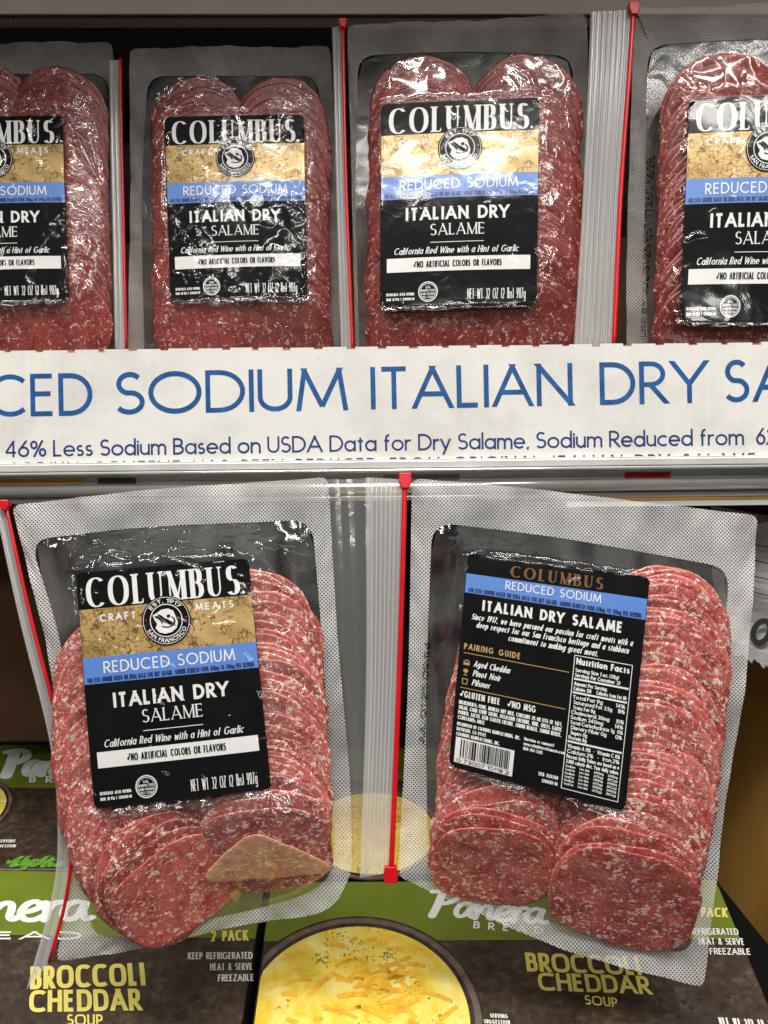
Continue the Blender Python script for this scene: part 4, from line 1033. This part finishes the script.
# ================================================================= soup boxes
def brush(s_):      # hand-brushed letters: (points, width) in a box of height 1
    St = [([(.02, .93), (.30, .99), (.62, 1.0), (.80, .86), (.74, .66), (.50, .52), (.30, .50)], .13), ([(.34, .97), (.30, .6), (.26, .3), (.20, 0)], .17)]
    x = .82
    def a(x): return [([(x+.46, .50), (x+.30, .58), (x+.10, .46), (x+.04, .22), (x+.14, .06), (x+.32, .14), (x+.46, .48)], .12), ([(x+.48, .54), (x+.44, .26), (x+.50, .08), (x+.64, .12)], .12)]
    def n(x): return [([(x, .52), (x+.03, .3), (x, .04)], .13), ([(x+.02, .26), (x+.20, .50), (x+.36, .52), (x+.40, .36), (x+.38, .14), (x+.46, .05), (x+.6, .16)], .12)]
    def e(x): return [([(x+.04, .26), (x+.26, .32), (x+.40, .44), (x+.30, .58), (x+.12, .5), (x+.02, .26), (x+.12, .06), (x+.34, .06), (x+.54, .2)], .12)]
    def r(x): return [([(x, .54), (x+.04, .3), (x+.02, .04)], .13), ([(x+.03, .3), (x+.18, .52), (x+.34, .56)], .13)]
    for f, w in ((a, .62), (n, .58), (e, .50), (r, .34), (a, .8)): St += f(x); x += w
    return St, x
def soup_box(F, c0, c1, depth_px, label, seed, panel=True, prints=None, thick=.030, group='frozen soup boxes lying under the packs'):
    """c0, c1 pixels of the far left and far right corner; the face runs toward the viewer"""
    A, B = F.loc(*c0), F.loc(*c1); d = (B-A).normalized(); nn = Vector((d.y, -d.x)); W = (B-A).length; Hh = depth_px
    org = F.M @ Vector((A.x, A.y, 0)); R = F.M.to_3x3() @ Matrix(((d.x, -nn.x, 0), (d.y, -nn.y, 0), (0, 0, 1)))
    BF = FM(Matrix.Translation(org) @ R.to_4x4())
    root = thing('soup_box', BF.M, label, 'soup box', group)
    mb = MB(); mb.box(0, W, -Hh, 0, -thick, 0); mb.build('box_body', M['rock'], root, bevel=.0012)
    return root, BF, W, Hh
def band(root, BF, W, y1, dark=False):
    mb = MB()
    mb.grid(lambda u, v: (.0006+u*(W-.0012), -y1+v*(y1-.0006), .0003), 20, 4); mb.build('green_band', M['olive'], root)
def bowl(root, cx, cy, r, seed, clipx=None):
    def lim(p): return (max(p[0], .0015), p[1], p[2])
    mb = MB()
    mb.grid(lambda u, v: lim((cx+r*1.13*v*math.cos(2*PI*u), cy+r*1.13*v*math.sin(2*PI*u), .0006)), 72, 6); b = mb.build('printed_bowl', M['bowl'], root)
    mb = MB(); mb.grid(lambda u, v: lim((cx+r*(1.045+.06*v)*math.cos(2*PI*u), cy+r*(1.045+.06*v)*math.sin(2*PI*u), .0008)), 72, 2); mb.build('bowl_edge', M['bowl2'], b)
    mb = MB(); mb.grid(lambda u, v: lim((cx+r*v*math.cos(2*PI*u), cy+r*v*math.sin(2*PI*u), .0010)), 72, 8); mb.build('soup_surface', M['soup'], b)
    rn = random.Random(seed); ik = Ink(flat, .0012); mp = lambda x, y: (max(x, .0016), y)
    for k in range(64):
        if k < 40: a = rn.uniform(0, 6.28); q = rn.gauss(0, .26)*r; qx, qy = cx+.22*r+q*math.cos(a)*1.5, cy+.30*r+q*math.sin(a)
        else: a = rn.uniform(0, 6.28); q = math.sqrt(rn.random())*r*.85; qx, qy = cx+q*math.cos(a), cy+q*math.sin(a)
        t = rn.choice((.5, -.5, .2, -.25))+rn.uniform(-.35, .35); l = rn.uniform(.07, .18)*r if k < 40 else rn.uniform(.04, .1)*r; w = rn.uniform(.03, .055)*r
        pts = [(qx+l*s*math.cos(t), qy+l*s*math.sin(t)+l*.12*(1-s*s)) for s in (-1, -.5, 0, .5, 1)]
        if all((p[0]-cx)**2+(p[1]-cy)**2 < (r*.95)**2 and p[0] > .003 for p in pts): ik.add([strip(pts, w, w, False)])
    ik.build('cheese_shreds', M['carrot'], b)
    for (fx, fy) in ((-.35, .62), (.28, .66), (.62, -.1)):
        ik = Ink(flat, .0015); n0 = len(ik.mb.f)
        for k in range(26):
            qx, qy = cx+fx*r+rn.gauss(0, .045)*r, cy+fy*r+rn.gauss(0, .028)*r
            if qx > .004: ik.add([disc(qx, qy, .009*r*rn.uniform(.5, 1.3), .007*r, 6)])
        if ik.mb.f: ik.build('printed_broccoli', M['broccoli'], b)
def logo(BF, root, p0, p1, hpx, b0, b1, bcap, word='BREAD', lean=.1):
    St, w = brush(0); A, B = BF.loc(*p0), BF.loc(*p1); d = (B-A).normalized(); nn = Vector((-d.y, d.x)); Ln = (B-A).length
    cap = (BF.loc(p0[0], p0[1]-hpx)-A).length; sx = Ln/w; nn = (BF.loc(p0[0]+lean*hpx, p0[1]-hpx)-A)/cap
    ik = Ink(flat, .0005)
    for pts, wd in St:
        sm = smooth_poly([Vector(p) for p in pts], 18)
        q = [((p.x+p.y*.14)*sx, p.y*cap) for p in sm]; ww = wd*cap*1.3
        P = lambda x, y: (A.x+d.x*x+nn.x*y, A.y+d.y*x+nn.y*y)
        st = strip(q, ww*1.15, ww*.85, False)
        ik.add([[tuple(P(*v) for v in f) for f in st]])
        for e in (q[0], q[-1]): ik.add([[tuple(P(*v) for v in f) for f in disc(e[0], e[1], ww*.56, ww*.43, 12)]])
    on(BF, word, b0, b1, bcap, ik, lean=lean, wt=.2, track=.85)
    ik.build('logo', M['white'], root)

# planes: front pair and the pair behind it
def soup_frame(px, pl_, dl, ph, dh, yaw=0):
    a = ray(px, pl_, dl); b = ray(px, ph, dh); return Frame(b, a, Vector((a.x, b.y, b.z)))
FF = soup_frame(384, 1024, -.042, 875, .066)
FB = soup_frame(384, 870, .085, 745, .24)
Yt = dict(wt=.18, track=.06, sq=3)

# front left
r1, B1, W1, H1 = soup_box(FF, (-175, 868), (267, 874), .235, 'soup box at lower left, its green band under the tip of the front facing pack', 1)
band(r1, B1, W1, (B1.loc(200, 938).y)*-1)
logo(B1, r1, (-82, 922), (100, 922), 34, (-60, 940), (82, 940), 8)
ik = Ink(flat, .0005)
on(B1, '2 PACK', (211, 942), (249, 941), 10.5, ik, lean=.0, **dict(Yt, space=.2))
ik.build('pack_count_lettering', M['yellow'], r1); ik = Ink(flat, .0005)
on(B1, 'BROCCOLI', (30, 990), (146, 986), 23, ik, lean=.03, **Yt); on(B1, 'CHEDDAR', (29, 1013), (142, 1011), 22, ik, lean=.03, **Yt); on(B1, 'SOUP', (67, 1026), (103, 1026), 11, ik, lean=0, wt=.16, track=.1, sq=3)
ik.build('yellow_lettering', M['yellow'], r1)
ik = Ink(flat, .0005)
for s, a, b, y in (('KEEP REFRIGERATED', 188, 253, 960), ('HEAT & SERVE', 210, 253, 971), ('FREEZABLE', 218, 254, 982)): on(B1, s, (a, y), (b, y-.5), 7, ik, lean=.0, wt=.15, track=.05, sq=2.8, space=.2)
ik.build('white_lettering', M['white'], r1)
# front right
r2, B2, W2, H2 = soup_box(FF, (271, 882), (716, 880), .235, 'soup box at lower right printed with a bowl of yellow soup', 2)
band(r2, B2, W2, -B2.loc(600, 940).y)
cB = B2.loc(356, 1020); rB = (B2.loc(470, 1020)-cB).length
bowl(r2, cB.x, cB.y, rB, 4)
logo(B2, r2, (425, 916), (552, 926), 26, (473, 929), (543, 935), 7.5)
ik = Ink(flat, .0005)
on(B2, '2 PACK', (690, 917), (728, 918), 9.5, ik, lean=.0, **dict(Yt, space=.2))
ik.build('pack_count_lettering', M['yellow'], r2); ik = Ink(flat, .0005)
on(B2, 'BROCCOLI', (527, 972), (642, 976), 19, ik, lean=-.12, **Yt); on(B2, 'CHEDDAR', (539, 991), (652, 995), 18, ik, lean=-.12, **Yt); on(B2, 'SOUP', (585, 1005), (618, 1008), 9.5, ik, lean=-.1, wt=.16, track=.1, sq=3)
ik.build('yellow_lettering', M['yellow'], r2)
ik = Ink(flat, .0005)
for s, a, b, y in (('KEEP REFRIGERATED', 672, 739, 935), ('HEAT & SERVE', 699, 745, 945), ('FREEZABLE', 710, 751, 955)): on(B2, s, (a, y), (b, y+.5), 6.5, ik, lean=-.15, wt=.15, track=.05, sq=2.8, space=.2)
ik.build('white_lettering', M['white'], r2); ik = Ink(flat, .0005)
on(B2, 'SERVING', (490, 1018), (508, 1019), 4, ik, wt=.2, track=.1); on(B2, 'SUGGESTION', (484, 1024), (510, 1025), 4, ik, wt=.2, track=.1)
ik.build('white_lettering', M['white'], r2); ik = Ink(flat, .0005)
on(B2, 'NET WT 2/2 LB (4 LB)', (720, 1026), (790, 1030), 8, ik, wt=.2, track=.06, space=.2)
ik.build('white_lettering', M['white'], r2)
# peppercorns in the printed picture
for rt, BB, ps in ((r2, B2, [(660, 1000), (672, 990), (684, 1002), (692, 1008), (700, 998), (728, 996), (665, 1012), (678, 1016)]), (r1, B1, [(185, 1010), (200, 1018), (220, 1008), (172, 1020)])):
    ik = Ink(flat, .0005)
    for p in ps: q = BB.loc(*p); ik.add([disc(q.x, q.y, .0016, .0016, 10)])
    ik.build('printed_peppercorns', M['greyink'], rt)
# rear left
r3, B3, W3, H3 = soup_box(FB, (-190, 745), (150, 745), .17, 'soup box at left behind the lower left pack, parsley printed near its front edge', 3, thick=.022)
H3v = -B3.loc(50, 870).y
bpy.data.objects.remove([c for c in r3.children if c.name.startswith('box_body')][0])
mb = MB(); mb.box(0, W3, -H3v, 0, -.022, 0); mb.build('box_body', M['rock'], r3, bevel=.0012)
band(r3, B3, W3, -B3.loc(50, 788).y)
mb = MB(); mb.box(.0005, W3-.0005, -H3v-.0006, -H3v-.0002, -.0215, -.0012); mb.build('front_side', M['olive_dark'], r3)  # front side in darker olive, its shade put into the colour
logo(B3, r3, (0, 777), (104, 777), 26, (29, 783), (105, 783), 6.5)
ik = Ink(flat, .0005); on(B3, 'BROCCOLI', (57, 812), (145, 812), 16, ik, **Yt); ik.build('yellow_lettering', M['yellow'], r3); ik = Ink(flat, .0005); on(B3, 'CHEDDAR', (57, 828), (140, 828), 14, ik, **Yt); ik.build('yellow_lettering', M['yellow'], r3)
ik = Ink(flat, .0005); on(B3, 'SERVING', (-2, 843), (15, 843), 3, ik, wt=.2, track=.1); ik.build('white_lettering', M['white'], r3); ik = Ink(flat, .0005); on(B3, 'SUGGESTION', (-9, 848), (15, 848), 3, ik, wt=.2, track=.1); ik.build('white_lettering', M['white'], r3)
q = B3.loc(-48, 812); rr = (B3.loc(3, 812)-q).length
bowl(r3, q.x, q.y, rr, 6)
ik = Ink(flat, .0006); rn = random.Random(2)
for k in range(44):
    p = B3.loc(rn.uniform(12, 58), rn.uniform(861, 868)); a = rn.uniform(0, 3.1)
    ik.add([[((p.x, p.y), (p.x+.006*math.cos(a), p.y+.006*math.sin(a)), (p.x+.005*math.cos(a+.8), p.y+.005*math.sin(a+.8)), (p.x+.003*math.cos(a+1.4), p.y+.003*math.sin(a+1.4)))]])
ik.build('printed_parsley', M['leaf'], r3)
# rear right
r4, B4, W4, H4 = soup_box(FB, (160, 748), (640, 748), .17, 'soup box behind the clear zipper flange between the two lower packs', 4, thick=.022)
H4v = -B4.loc(400, 872).y
bpy.data.objects.remove([c for c in r4.children if c.name.startswith('box_body')][0])
mb = MB(); mb.box(0, W4, -H4v, 0, -.022, 0); mb.build('box_body', M['rock'], r4, bevel=.0012)
band(r4, B4, W4, -B4.loc(400, 780).y)
q = B4.loc(372, 832); rr = (B4.loc(440, 832)-q).length
bowl(r4, q.x, q.y, rr*.92, 8)
ik = Ink(lambda x, y, h: (x, -H4v-.0016-h, y), 0)
mb = MB(); mb.box(.0005, W4-.0005, -H4v-.0012, -H4v-.0002, -.0215, -.0012); mb.build('front_side', M['greyink'], r4)

# ================================================================= camera and light
cam = bpy.data.objects.new('camera', bpy.data.cameras.new('camera')); link(cam)
cam.location = (0, -D, 0); cam.rotation_euler = (PI/2, 0, 0)
cam.data.sensor_fit = 'VERTICAL'; cam.data.angle = 2*math.atan(512*S/D); cam.data.clip_start = .01; cam.data.clip_end = 50
SC.camera = cam
def area(name, loc, target, sx, sy, power, col=(1, .96, .9)):
    l = bpy.data.lights.new(name, 'AREA'); l.shape = 'RECTANGLE'; l.size = sx; l.size_y = sy; l.energy = power; l.color = col
    o = bpy.data.objects.new(name, l); link(o); o.location = loc
    o.rotation_euler = (Vector(target)-Vector(loc)).to_track_quat('-Z', 'Y').to_euler(); return o
area('ceiling_or_fill_lamp', (-.5, -1.1, 1.9), (0, 0, -.1), 2.2, .12, 60)
area('ceiling_or_fill_lamp', (-.1, -.42, 2.1), (0, -.1, -.1), 2.0, .12, 20)  # added overhead row, lights the top slopes of the lower packs
area('ceiling_or_fill_lamp', (.4, -1.9, 1.7), (0, 0, -.1), 2.2, .06, 13)
area('ceiling_or_fill_lamp', (.1, -2.4, 1.0), (0, 0, 0), 1.8, .1, 11)  # added low frontal fill for the pack headers and the beige carton
area('ceiling_or_fill_lamp', (.7, -.75, 1.5), (0, 0, -.2), .14, 1.2, 12)
w = bpy.data.worlds.new('World'); SC.world = w; w.use_nodes = True
bg = w.node_tree.nodes['Background']; bg.inputs[0].default_value = (.95, .92, .88, 1); bg.inputs[1].default_value = .07
SC.view_settings.view_transform = 'Standard'; SC.view_settings.look = 'None'; SC.view_settings.gamma = 1; SC.view_settings.exposure = 0
SC.cycles.transparent_max_bounces = 24; SC.cycles.max_bounces = 8
